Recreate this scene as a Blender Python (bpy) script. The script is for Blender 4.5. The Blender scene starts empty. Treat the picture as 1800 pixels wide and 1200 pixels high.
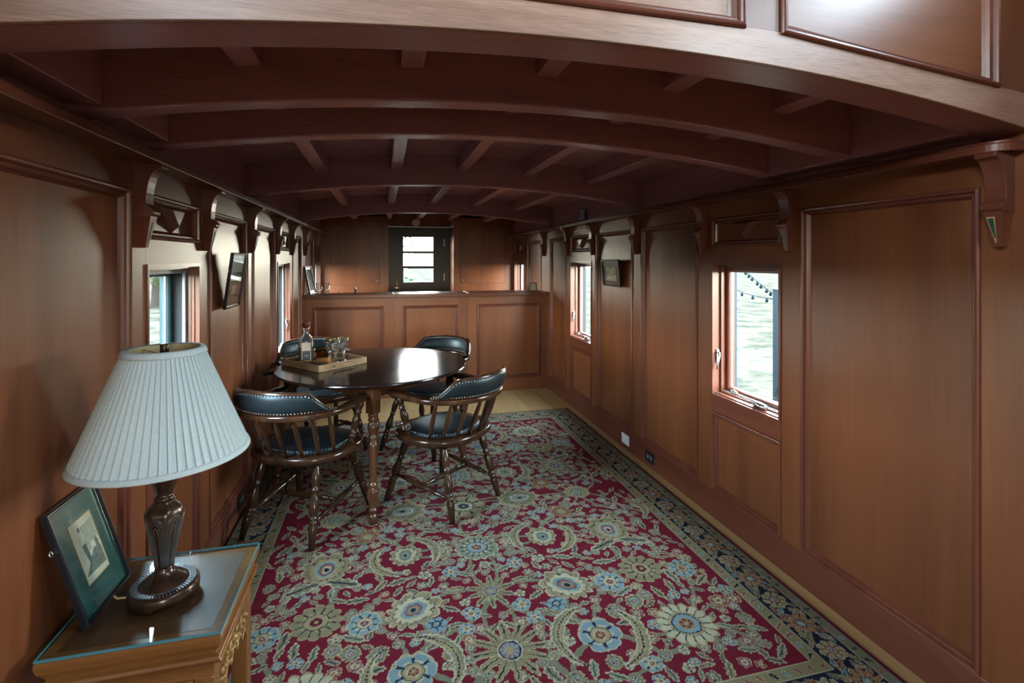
import bpy, math, random
import numpy as np
from mathutils import Vector, Matrix
random.seed(7)
S = bpy.context.scene
COL = S.collection
PI = math.pi

# ------------------------------------------------------------------ camera
cam = bpy.data.cameras.new('camera'); camo = bpy.data.objects.new('camera', cam); COL.objects.link(camo)
cam.sensor_width = 36.0; cam.lens = 890.0 / 1800.0 * 36.0; cam.shift_y = -144.0 / 1800.0; cam.clip_start = 0.03
camo.location = (0, 0, 1.5); camo.rotation_euler = (PI / 2, 0, -math.atan(227.0 / 890.0))
S.camera = camo
# ------------------------------------------------------------------ sky and exposure
W = bpy.data.worlds.new('World'); S.world = W; W.use_nodes = True
bgn = W.node_tree.nodes['Background']
bgn.inputs[1].default_value = 25.0
# hazy sky: pale warm at the horizon, cooler overhead, the same all the way round
_N, _L = W.node_tree.nodes, W.node_tree.links
_tc = _N.new('ShaderNodeTexCoord'); _sx = _N.new('ShaderNodeSeparateXYZ'); _rp = _N.new('ShaderNodeValToRGB')
_L.new(_tc.outputs['Generated'], _sx.inputs[0]); _L.new(_sx.outputs['Z'], _rp.inputs['Fac']); _L.new(_rp.outputs['Color'], bgn.inputs[0])
_rp.color_ramp.elements[0].position = 0.02; _rp.color_ramp.elements[0].color = (1.0, .91, .72, 1)
_rp.color_ramp.elements[1].position = 0.45; _rp.color_ramp.elements[1].color = (.62, .83, 1.0, 1)
S.view_settings.view_transform = 'Standard'; S.view_settings.look = 'None'
S.view_settings.exposure = 1.38; S.view_settings.gamma = 1.0; S.view_settings.use_curve_mapping = False
S.cycles.max_bounces = 10; S.cycles.diffuse_bounces = 6; S.cycles.glossy_bounces = 4
S.cycles.transmission_bounces = 8; S.cycles.transparent_max_bounces = 12
S.cycles.caustics_reflective = False; S.cycles.caustics_refractive = False
S.cycles.sample_clamp_indirect = 6.0

def portal(loc, rot, sx, sy):
    l = bpy.data.lights.new('window_portal', 'AREA'); l.shape = 'RECTANGLE'; l.size = sx; l.size_y = sy
    l.cycles.is_portal = True
    o = bpy.data.objects.new('window_portal', l); COL.objects.link(o); o.location = loc; o.rotation_euler = rot
    return o

# ------------------------------------------------------------------ room numbers (metres)
XL, XR = -0.81, 1.867            # face of the stiles on the left and right wall
XC = 0.5285
YP = 5.64                        # front of the half-height partition
YB = 7.25                        # cabinet fronts of the far wall
YD = 7.75                        # far door
YREAR = -2.4
ZLED = 1.826
BAYS = [('p', 1.208, 1.932), ('w', 2.05, 2.585), ('p', 2.72, 3.42), ('p', 3.555, 4.256), ('w', 4.346, 4.887),
        ('p', 5.02, 5.54), ('p', 5.86, 6.46), ('w', 6.62, 7.16)]
CORB = [1.145, 1.99, 2.655, 3.487, 4.30, 4.953, 5.74, 6.54]
ZB, ZT = 0.155, 1.735            # baseboard top, top of the tall panels
WZ0, WZ1 = 0.708, 1.483          # window opening

def zarch(x): return 2.006 - 0.064 * (x - XC) ** 2
def zceil(x): return zarch(x) + 0.205

# ------------------------------------------------------------------ materials
MATS = {}
def nmat(name):
    m = bpy.data.materials.new(name); m.use_nodes = True; MATS[name] = m
    nt = m.node_tree; return m, nt, nt.nodes['Principled BSDF']
def plain(name, col, rough=0.5, metal=0.0, coat=0.0, spec=None):
    m, nt, b = nmat(name)
    b.inputs['Base Color'].default_value = (*col, 1); b.inputs['Roughness'].default_value = rough
    b.inputs['Metallic'].default_value = metal; b.inputs['Coat Weight'].default_value = coat
    if spec is not None: b.inputs['Specular IOR Level'].default_value = spec
    return m
def speckle(name, c1, c2, scale, rough=0.6, metal=0.0, bump=0.0, detail=4.0, coat=0.0):
    m, nt, b = nmat(name); N = nt.nodes; L = nt.links
    tc = N.new('ShaderNodeTexCoord'); no = N.new('ShaderNodeTexNoise'); no.inputs['Scale'].default_value = scale
    no.inputs['Detail'].default_value = detail
    r = N.new('ShaderNodeValToRGB'); r.color_ramp.elements[0].position = .35; r.color_ramp.elements[1].position = .65
    r.color_ramp.elements[0].color = (*c1, 1); r.color_ramp.elements[1].color = (*c2, 1)
    L.new(tc.outputs['Object'], no.inputs['Vector']); L.new(no.outputs['Fac'], r.inputs['Fac']); L.new(r.outputs['Color'], b.inputs['Base Color'])
    b.inputs['Roughness'].default_value = rough; b.inputs['Metallic'].default_value = metal; b.inputs['Coat Weight'].default_value = coat
    if bump:
        bp = N.new('ShaderNodeBump'); bp.inputs['Strength'].default_value = bump; bp.inputs['Distance'].default_value = .003
        L.new(no.outputs['Fac'], bp.inputs['Height']); L.new(bp.outputs['Normal'], b.inputs['Normal'])
    return m
def wood(name, c1, c2, axis='Z', rough=0.34, cross=7.0, along=0.5, pore=0.25, coat=0.0, spec=0.5):
    m, nt, b = nmat(name); N = nt.nodes; L = nt.links
    tc = N.new('ShaderNodeTexCoord'); oi = N.new('ShaderNodeObjectInfo')
    mul = N.new('ShaderNodeVectorMath'); mul.operation = 'MULTIPLY'; mul.inputs[1].default_value = (13, 7, 11)
    comb = N.new('ShaderNodeCombineXYZ')
    for i in range(3): L.new(oi.outputs['Random'], comb.inputs[i])
    L.new(comb.outputs[0], mul.inputs[0])
    add = N.new('ShaderNodeVectorMath'); L.new(tc.outputs['Object'], add.inputs[0]); L.new(mul.outputs[0], add.inputs[1])
    def mp(a, c):
        mm = N.new('ShaderNodeMapping'); i = 'XYZ'.index(axis)
        sc = [c, c, c]; sc[i] = a; mm.inputs['Scale'].default_value = sc; L.new(add.outputs[0], mm.inputs['Vector']); return mm
    n1 = N.new('ShaderNodeTexNoise'); n1.inputs['Scale'].default_value = 1.0; n1.inputs['Detail'].default_value = 5
    n1.inputs['Distortion'].default_value = .6
    L.new(mp(along, cross).outputs[0], n1.inputs['Vector'])
    n2 = N.new('ShaderNodeTexNoise'); n2.inputs['Scale'].default_value = 1.0; n2.inputs['Detail'].default_value = 3
    L.new(mp(along * 14, cross * 34).outputs[0], n2.inputs['Vector'])
    r = N.new('ShaderNodeValToRGB'); r.color_ramp.elements[0].position = .3; r.color_ramp.elements[1].position = .7
    r.color_ramp.elements[0].color = (*c1, 1); r.color_ramp.elements[1].color = (*c2, 1)
    L.new(n1.outputs['Fac'], r.inputs['Fac'])
    r2 = N.new('ShaderNodeValToRGB'); r2.color_ramp.elements[0].position = .3; r2.color_ramp.elements[1].position = .62
    r2.color_ramp.elements[0].color = (1 - pore,) * 3 + (1,); r2.color_ramp.elements[1].color = (1, 1, 1, 1)
    L.new(n2.outputs['Fac'], r2.inputs['Fac'])
    mx = N.new('ShaderNodeMixRGB'); mx.blend_type = 'MULTIPLY'; mx.inputs[0].default_value = 1.0
    L.new(r.outputs[0], mx.inputs[1]); L.new(r2.outputs[0], mx.inputs[2]); L.new(mx.outputs[0], b.inputs['Base Color'])
    b.inputs['Roughness'].default_value = rough; b.inputs['Coat Weight'].default_value = coat
    b.inputs['Specular IOR Level'].default_value = spec
    bp = N.new('ShaderNodeBump'); bp.inputs['Strength'].default_value = .12; bp.inputs['Distance'].default_value = .001
    L.new(n2.outputs['Fac'], bp.inputs['Height']); L.new(bp.outputs['Normal'], b.inputs['Normal'])
    return m
PLY1, PLY2 = (.118, .0365, .0135), (.210, .0710, .0255)
MAH1, MAH2 = (.100, .028, .0165), (.158, .049, .028)
DRK1, DRK2 = (.310, .140, .165), (.410, .195, .222)
for ax in 'XYZ':
    wood('panel_wood_' + ax, PLY1, PLY2, ax, rough=.36, cross=5, along=.35, pore=.16)
    wood('trim_wood_' + ax, MAH1, MAH2, ax, rough=.30, cross=9, along=.5, pore=.2)
    wood('beam_wood_' + ax, DRK1, DRK2, ax, rough=.32, cross=9, along=.5, pore=.25)
wood('arch_sheen_wood', (.33, .20, .145), (.47, .295, .22), 'X', rough=.36, cross=24, along=1.2, pore=.45)  # pale grey-tan: light sheen on the arch front put into the wood colour
wood('oak', (.32, .185, .075), (.44, .27, .118), 'Y', rough=.38, cross=10, along=.6, pore=.2)
wood('oak_cross', (.32, .185, .075), (.44, .27, .118), 'X', rough=.38, cross=10, along=.6, pore=.2)
wood('table_leg_wood', (.060, .024, .011), (.125, .052, .022), 'Z', rough=.2, cross=14, along=2, pore=.25)
wood('chair_wood', (.020, .009, .005), (.058, .025, .0115), 'Z', rough=.2, cross=12, along=2, pore=.3)
wood('table_top_wood', (.008, .006, .007), (.024, .014, .012), 'Y', rough=.15, cross=16, along=1.2, pore=.4)
wood('tray_wood', (.22, .15, .085), (.36, .26, .155), 'Y', rough=.55, cross=18, along=2, pore=.35)
wood('chinese_wood', (.155, .058, .016), (.27, .115, .034), 'X', rough=.28, cross=14, along=1.6, pore=.3)
wood('chinese_wood_Z', (.155, .058, .016), (.27, .115, .034), 'Z', rough=.28, cross=14, along=1.6, pore=.3)
wood('chinese_wood_top', (.075, .030, .014), (.13, .055, .024), 'X', rough=.4, cross=12, along=1.4, pore=.3)
wood('olive_wood', (.35, .15, .05), (.50, .25, .09), 'X', rough=.35, cross=60, along=8, pore=.3)
wood('pale_ply', (.42, .30, .17), (.52, .38, .22), 'Z', rough=.6, cross=12, along=1)
speckle('gilt_carving', (.20, .10, .03), (.42, .25, .08), 60, rough=.35, metal=.2)
speckle('black_leather', (.005, .008, .011), (.010, .015, .020), 260, rough=.40, bump=.12)
MATS['black_leather'].node_tree.nodes['Principled BSDF'].inputs['Specular Tint'].default_value = (.62, .86, 1, 1)
MATS['black_leather'].node_tree.nodes['Principled BSDF'].inputs['Specular IOR Level'].default_value = .38
plain('nailhead', (.42, .40, .36), .3, 1.0)
plain('chrome', (.75, .77, .78), .22, 1.0)
plain('steel_grey', (.45, .48, .50), .4, 0.6)
plain('clad_grey', (.024, .029, .034), .6, spec=.1)
plain('sash_teal', (.022, .042, .046), .6, spec=.1)
speckle('engraving_mid', (.20, .23, .20), (.34, .36, .31), 140, rough=.5)
plain('engraving_teal', (.03, .075, .085), .5)
plain('alu_frame', (.20, .23, .25), .45)
speckle('bronze', (.030, .016, .011), (.065, .034, .022), 25, rough=.24, metal=.35)
speckle('bronze_edge', (.07, .08, .085), (.12, .14, .15), 30, rough=.35, metal=.4)
plain('brass', (.55, .42, .22), .3, 1.0)
speckle('shade_linen', (.41, .51, .55), (.48, .58, .62), 220, rough=.9, bump=.15)
speckle('shade_lining', (.52, .44, .24), (.60, .50, .28), 30, rough=.75)
plain('black_frame', (.008, .012, .018), .25)
plain('black_plastic', (.012, .012, .014), .45)
plain('white_plate', (.70, .74, .76), .45)
plain('grey_slot', (.10, .11, .12), .5)
plain('green_mat', (.012, .070, .072), .25, coat=.6)
plain('white_mat', (.60, .62, .60), .3, coat=.5)
plain('dark_mat', (.05, .012, .014), .3, coat=.5)
speckle('engraving_paper', (.42, .42, .34), (.54, .53, .43), 18, rough=.5)
speckle('engraving_ink', (.035, .05, .05), (.16, .18, .15), 160, rough=.5)
speckle('sepia_photo', (.12, .12, .08), (.52, .50, .36), 45, rough=.3, coat=.5)
speckle('grey_photo', (.05, .06, .06), (.16, .17, .16), 25, rough=.15, coat=.8)
plain('paper', (.72, .71, .64), .6)
plain('label_ink', (.06, .08, .11), .5)
plain('cork_red', (.14, .028, .02), .5)
plain('green_inlay', (.015, .055, .045), .3)
plain('tan_edge', (.42, .26, .11), .5)
plain('door_dark', (.016, .020, .020), .4)
plain('purple_card', (.10, .08, .20), .5)
plain('card_print', (.55, .52, .62), .5)
plain('silver_photo', (.50, .47, .38), .25, .6)
speckle('leaf_green', (.0100, .0210, .0070), (.0220, .0400, .0150), 3.0, rough=.8)
speckle('bark', (.006, .005, .004), (.012, .010, .008), 12, rough=.9)
plain('post_metal', (.0075, .0120, .0150), .7, spec=.05)
plain('bulb_green', (.0015, .0065, .0075), .7, spec=.05)
plain('cord_tan', (.45, .33, .16), .6)
plain('cord_dark', (.006, .007, .007), .8, spec=.02)
plain('fixture_white', (.55, .50, .50), .4)

def glassmat(name, tint=(.97, .99, .99), refl=.5):
    m, nt, b = nmat(name); N = nt.nodes; L = nt.links; N.remove(b)
    t = N.new('ShaderNodeBsdfTransparent'); t.inputs[0].default_value = (*tint, 1)
    g = N.new('ShaderNodeBsdfGlossy'); g.inputs['Roughness'].default_value = .02
    fr = N.new('ShaderNodeFresnel'); fr.inputs['IOR'].default_value = 1.5
    mu = N.new('ShaderNodeMath'); mu.operation = 'MULTIPLY'; mu.inputs[1].default_value = refl
    ge = N.new('ShaderNodeNewGeometry'); sb = N.new('ShaderNodeMath'); sb.operation = 'SUBTRACT'; sb.inputs[0].default_value = 1.0
    m2 = N.new('ShaderNodeMath'); m2.operation = 'MULTIPLY'; L.new(ge.outputs['Backfacing'], sb.inputs[1])
    mx = N.new('ShaderNodeMixShader'); L.new(fr.outputs[0], mu.inputs[0]); L.new(mu.outputs[0], m2.inputs[0]); L.new(sb.outputs[0], m2.inputs[1]); L.new(m2.outputs[0], mx.inputs[0])
    L.new(t.outputs[0], mx.inputs[1]); L.new(g.outputs[0], mx.inputs[2])
    L.new(mx.outputs[0], N['Material Output'].inputs[0]); return m
glassmat('window_glass'); glassmat('thin_glass', (.95, .97, .97), 2.2); glassmat('picture_glass', (.96, .99, .98), 1.0); glassmat('table_glass', (.93, .97, .96), .5)
def solidglass(name, col=(1, 1, 1), rough=0.0, ior=1.48):
    m, nt, b = nmat(name); b.inputs['Base Color'].default_value = (*col, 1); b.inputs['Roughness'].default_value = rough
    b.inputs['Transmission Weight'].default_value = 1.0; b.inputs['IOR'].default_value = ior; return m
solidglass('crystal', (.96, .98, 1.0)); MATS['crystal'].node_tree.nodes['Principled BSDF'].inputs['Transmission Weight'].default_value = .95; solidglass('amber_glass', (.55, .26, .06)); solidglass('glass_edge', (.45, .85, .88), .05)
plain('glass_edge_tint', (.07, .22, .27), .12)

def grassmat():
    m, nt, b = nmat('dry_grass'); N = nt.nodes; L = nt.links
    tc = N.new('ShaderNodeTexCoord')
    n1 = N.new('ShaderNodeTexNoise'); n1.inputs['Scale'].default_value = .8; n1.inputs['Detail'].default_value = 6
    n2 = N.new('ShaderNodeTexNoise'); n2.inputs['Scale'].default_value = 6; n2.inputs['Detail'].default_value = 6
    r = N.new('ShaderNodeValToRGB'); r.color_ramp.elements[0].position = .36; r.color_ramp.elements[1].position = .56
    r.color_ramp.elements[0].color = (.0150, .0145, .0108, 1); r.color_ramp.elements[1].color = (.0310, .0265, .0215, 1)
    r2 = N.new('ShaderNodeValToRGB'); r2.color_ramp.elements[0].position = .3; r2.color_ramp.elements[1].position = .7
    r2.color_ramp.elements[0].color = (.66, .69, .62, 1); r2.color_ramp.elements[1].color = (1.18, 1.18, 1.16, 1)
    mx = N.new('ShaderNodeMixRGB'); mx.blend_type = 'MULTIPLY'; mx.inputs[0].default_value = 1
    L.new(tc.outputs['Object'], n1.inputs['Vector']); L.new(tc.outputs['Object'], n2.inputs['Vector'])
    L.new(n1.outputs[0], r.inputs[0]); L.new(n2.outputs[0], r2.inputs[0]); L.new(r.outputs[0], mx.inputs[1]); L.new(r2.outputs[0], mx.inputs[2])
    L.new(mx.outputs[0], b.inputs['Base Color']); b.inputs['Roughness'].default_value = 1.0; b.inputs['Specular IOR Level'].default_value = 0.0
grassmat()
def rugmat():
    m, nt, b = nmat('rug_wool'); N = nt.nodes; L = nt.links
    at = N.new('ShaderNodeVertexColor'); at.layer_name = 'pile_colour'
    tc = N.new('ShaderNodeTexCoord'); no = N.new('ShaderNodeTexNoise'); no.inputs['Scale'].default_value = 420; no.inputs['Detail'].default_value = 2
    n2 = N.new('ShaderNodeTexNoise'); n2.inputs['Scale'].default_value = 5; n2.inputs['Detail'].default_value = 4
    mp = N.new('ShaderNodeMapping'); mp.inputs['Scale'].default_value = (1, 6, 1)
    r = N.new('ShaderNodeValToRGB'); r.color_ramp.elements[0].position = .3; r.color_ramp.elements[1].position = .7
    r.color_ramp.elements[0].color = (.72, .72, .72, 1); r.color_ramp.elements[1].color = (1.12, 1.12, 1.12, 1)
    r2 = N.new('ShaderNodeValToRGB'); r2.color_ramp.elements[0].position = .3; r2.color_ramp.elements[1].position = .7
    r2.color_ramp.elements[0].color = (.86, .86, .86, 1); r2.color_ramp.elements[1].color = (1.06, 1.06, 1.06, 1)
    m1 = N.new('ShaderNodeMixRGB'); m1.blend_type = 'MULTIPLY'; m1.inputs[0].default_value = 1
    m2 = N.new('ShaderNodeMixRGB'); m2.blend_type = 'MULTIPLY'; m2.inputs[0].default_value = 1
    L.new(tc.outputs['Object'], no.inputs['Vector']); L.new(tc.outputs['Object'], mp.inputs[0]); L.new(mp.outputs[0], n2.inputs['Vector'])
    L.new(no.outputs[0], r.inputs[0]); L.new(n2.outputs[0], r2.inputs[0])
    L.new(at.outputs[0], m1.inputs[1]); L.new(r.outputs[0], m1.inputs[2]); L.new(m1.outputs[0], m2.inputs[1]); L.new(r2.outputs[0], m2.inputs[2])
    L.new(m2.outputs[0], b.inputs['Base Color']); b.inputs['Roughness'].default_value = .95; b.inputs['Specular IOR Level'].default_value = .1
    bp = N.new('ShaderNodeBump'); bp.inputs['Strength'].default_value = .35; bp.inputs['Distance'].default_value = .003
    L.new(no.outputs[0], bp.inputs['Height']); L.new(bp.outputs[0], b.inputs['Normal'])
rugmat()

# ------------------------------------------------------------------ mesh helpers
class MB:
    def __init__(s): s.v = []; s.f = []; s.sm = []
    def add(s, verts, faces, smooth=False):
        n = len(s.v); s.v += [tuple(p) for p in verts]
        s.f += [tuple(i + n for i in f) for f in faces]; s.sm += [smooth] * len(faces); return s
    def box(s, x0, x1, y0, y1, z0, z1):
        if x0 > x1: x0, x1 = x1, x0
        if y0 > y1: y0, y1 = y1, y0
        if z0 > z1: z0, z1 = z1, z0
        return s.add([(x0, y0, z0), (x1, y0, z0), (x1, y1, z0), (x0, y1, z0), (x0, y0, z1), (x1, y0, z1), (x1, y1, z1), (x0, y1, z1)],
                     [(0, 3, 2, 1), (4, 5, 6, 7), (0, 1, 5, 4), (1, 2, 6, 5), (2, 3, 7, 6), (3, 0, 4, 7)])
    def lathe(s, p0, p1, prof, n=16, cap=True):
        p0 = Vector(p0); p1 = Vector(p1); d = p1 - p0; a = d.normalized()
        u = a.orthogonal().normalized(); w = a.cross(u); V = []; F = []
        for (t, r) in prof:
            c = p0 + d * t
            for k in range(n):
                q = 2 * PI * k / n; V.append(c + u * (r * math.cos(q)) + w * (r * math.sin(q)))
        for i in range(len(prof) - 1):
            for k in range(n):
                k2 = (k + 1) % n; F.append((i * n + k, i * n + k2, (i + 1) * n + k2, (i + 1) * n + k))
        s.add(V, F, True)
        if cap:
            b = len(s.v) - len(V)
            s.f.append(tuple(b + k for k in reversed(range(n)))); s.sm.append(False)
            e = b + (len(prof) - 1) * n; s.f.append(tuple(e + k for k in range(n))); s.sm.append(False)
        return s
    def tube(s, pts, r, n=8, closed=False):
        P = [Vector(p) for p in pts]; m = len(P); V = []; F = []; up = None
        for i in range(m):
            a = P[(i - 1) % m] if (closed or i > 0) else P[i]; b = P[(i + 1) % m] if (closed or i < m - 1) else P[i]
            t = (b - a).normalized()
            if up is None: up = t.orthogonal().normalized()
            up = (up - t * up.dot(t)); up = up.normalized() if up.length > 1e-6 else t.orthogonal().normalized()
            w = t.cross(up); rr = r[i] if isinstance(r, (list, tuple)) else r
            for k in range(n):
                q = 2 * PI * k / n; V.append(P[i] + up * (rr * math.cos(q)) + w * (rr * math.sin(q)))
        for i in range(m if closed else m - 1):
            i2 = (i + 1) % m
            for k in range(n):
                k2 = (k + 1) % n; F.append((i * n + k, i * n + k2, i2 * n + k2, i2 * n + k))
        s.add(V, F, True)
        if not closed:
            b = len(s.v) - len(V)
            s.f.append(tuple(b + k for k in reversed(range(n)))); s.sm.append(False)
            e = b + (m - 1) * n; s.f.append(tuple(e + k for k in range(n))); s.sm.append(False)
        return s
    def prism(s, poly, fn, d0, d1, smooth=False):
        n = len(poly)
        V = [fn(a, b, d0) for a, b in poly] + [fn(a, b, d1) for a, b in poly]
        F = [tuple(reversed(range(n))), tuple(range(n, 2 * n))]
        s.add(V, F); b = len(s.v) - 2 * n
        for i in range(n):
            j = (i + 1) % n; s.f.append((b + i, b + j, b + n + j, b + n + i)); s.sm.append(smooth)
        return s
    def frame(s, a0, a1, b0, b1, prof, fn, slant=0.0):
        # mitred frame: prof = [(inset, height)], fn(a,b,h) -> point ; slant lowers b0 at a1
        V = []; F = []; m = len(prof)
        for (i, h) in prof:
            V += [fn(a0 + i, b0 + i, h), fn(a1 - i, b0 - slant + i, h), fn(a1 - i, b1 - i, h), fn(a0 + i, b1 - i, h)]
        for j in range(m - 1):
            for k in range(4):
                k2 = (k + 1) % 4; F.append((j * 4 + k, j * 4 + k2, (j + 1) * 4 + k2, (j + 1) * 4 + k))
        return s.add(V, F)
    def ico(s, c, r, sub=1):
        t = (1 + 5 ** .5) / 2
        vs = [Vector(p).normalized() for p in [(-1, t, 0), (1, t, 0), (-1, -t, 0), (1, -t, 0), (0, -1, t), (0, 1, t), (0, -1, -t), (0, 1, -t), (t, 0, -1), (t, 0, 1), (-t, 0, -1), (-t, 0, 1)]]
        fs = [(0, 11, 5), (0, 5, 1), (0, 1, 7), (0, 7, 10), (0, 10, 11), (1, 5, 9), (5, 11, 4), (11, 10, 2), (10, 7, 6), (7, 1, 8), (3, 9, 4), (3, 4, 2), (3, 2, 6), (3, 6, 8), (3, 8, 9), (4, 9, 5), (2, 4, 11), (6, 2, 10), (8, 6, 7), (9, 8, 1)]
        for _ in range(sub):
            nf = []; cache = {}
            def mid(a, b):
                k = (min(a, b), max(a, b))
                if k not in cache: vs.append(((vs[a] + vs[b]) / 2).normalized()); cache[k] = len(vs) - 1
                return cache[k]
            for a, b, c_ in fs:
                ab, bc, ca = mid(a, b), mid(b, c_), mid(c_, a); nf += [(a, ab, ca), (b, bc, ab), (c_, ca, bc), (ab, bc, ca)]
            fs = nf
        r3 = r if isinstance(r, (tuple, list)) else (r, r, r)
        return s.add([(c[0] + p.x * r3[0], c[1] + p.y * r3[1], c[2] + p.z * r3[2]) for p in vs], fs, True)
    def build(s, name, mat, parent=None, bevel=0.0, seg=2):
        me = bpy.data.meshes.new(name); me.from_pydata(s.v, [], s.f)
        me.polygons.foreach_set('use_smooth', s.sm); me.update()
        me.materials.append(MATS[mat] if isinstance(mat, str) else mat)
        o = bpy.data.objects.new(name, me); COL.objects.link(o)
        if parent is not None: o.parent = parent
        if bevel:
            b = o.modifiers.new('bevel', 'BEVEL'); b.width = bevel; b.segments = seg; b.limit_method = 'ANGLE'; b.angle_limit = math.radians(35)
        return o
def tag(o, label=None, cat=None, group=None, kind=None):
    if label: o['label'] = label
    if cat: o['category'] = cat
    if group: o['group'] = group
    if kind: o['kind'] = kind
    return o
def thing(name, label, cat, loc=(0, 0, 0), rz=0.0, group=None):
    o = bpy.data.objects.new(name, None); COL.objects.link(o); o.location = loc; o.rotation_euler = (0, 0, rz); o.empty_display_size = .1
    return tag(o, label, cat, group)
def struct(name, mb, mat, label=None, bevel=0):
    o = mb.build(name, mat, None, bevel); return tag(o, label, kind='structure')
def copy_tree(o, parent=None):
    c_ = o.copy(); COL.objects.link(c_); c_.parent = parent
    for ch in list(o.children): copy_tree(ch, c_)
    return c_

def wfn(side):
    if side == 'R': return lambda y, z, p: (XR - p, y, z)
    return lambda y, z, p: (XL + p, y, z)
def wbox(mb, side, y0, y1, z0, z1, p0, p1):
    f = wfn(side); a = f(y0, z0, p0); b = f(y1, z1, p1); return mb.box(a[0], b[0], a[1], b[1], a[2], b[2])
MOLD = [(0, 0), (.001, .006), (.004, .009), (.008, .0105), (.013, .009), (.016, .005), (.018, -.002), (.024, -.001), (.028, -.004), (.032, -.012), (.038, -.020)]

# ------------------------------------------------------------------ outside
ground = MB(); n = 60
for i in range(n):
    for j in range(n):
        x0, x1 = -150 + 300 * i / n, -150 + 300 * (i + 1) / n; y0, y1 = -150 + 300 * j / n, -150 + 300 * (j + 1) / n
        h = lambda x, y: -1.1 + .05 * math.sin(x * .3) * math.cos(y * .27)
        ground.add([(x0, y0, h(x0, y0)), (x1, y0, h(x1, y0)), (x1, y1, h(x1, y1)), (x0, y1, h(x0, y1))], [(0, 1, 2, 3)], True)
struct('ground', ground, 'dry_grass', 'pale dry grass field outside the windows')

# ------------------------------------------------------------------ floor: oak planks
fl = MB().box(XL - .03, XR + .03, YREAR, YD + .1, -.08, -.016)
floor = struct('floor', fl, 'oak', 'light oak plank floor')
rnd = random.Random(3)
BW = .118
y_end = 7.7
def plank(x0, x1, y0, y1, mat='oak'):
    MB().box(x0 + .0008, x1 - .0008, y0 + .0008, y1 - .0008, -.018, 0.0).build('floor_plank', mat, floor)
plank(XR - .105, XR + .02, YREAR, 3.1); plank(XR - .105, XR + .02, 3.1, YP - .105)
plank(XL - .02, XL + .105, YREAR, 2.6); plank(XL - .02, XL + .105, 2.6, YP - .105)
plank(XL - .02, .6, YP - .105, YP, 'oak_cross'); plank(.6, XR + .02, YP - .105, YP, 'oak_cross')
x = XL + .105; k = 0
while x < XR - .106:
    x2 = min(x + BW, XR - .105); y = YREAR - rnd.uniform(0, 1.2)
    while y < YP - .106:
        y2 = y + rnd.choice((1.5, 1.9, 2.3)); a, b = max(y, YREAR), min(y2, YP - .105)
        if b > a: plank(x, x2, a, b)
        y = y2
    plank(x, x2, YP + .1, y_end)
    x = x2
plank(XL - .02, XL + .105, YP + .1, y_end); plank(XR - .105, XR + .02, YP + .1, y_end)

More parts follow.
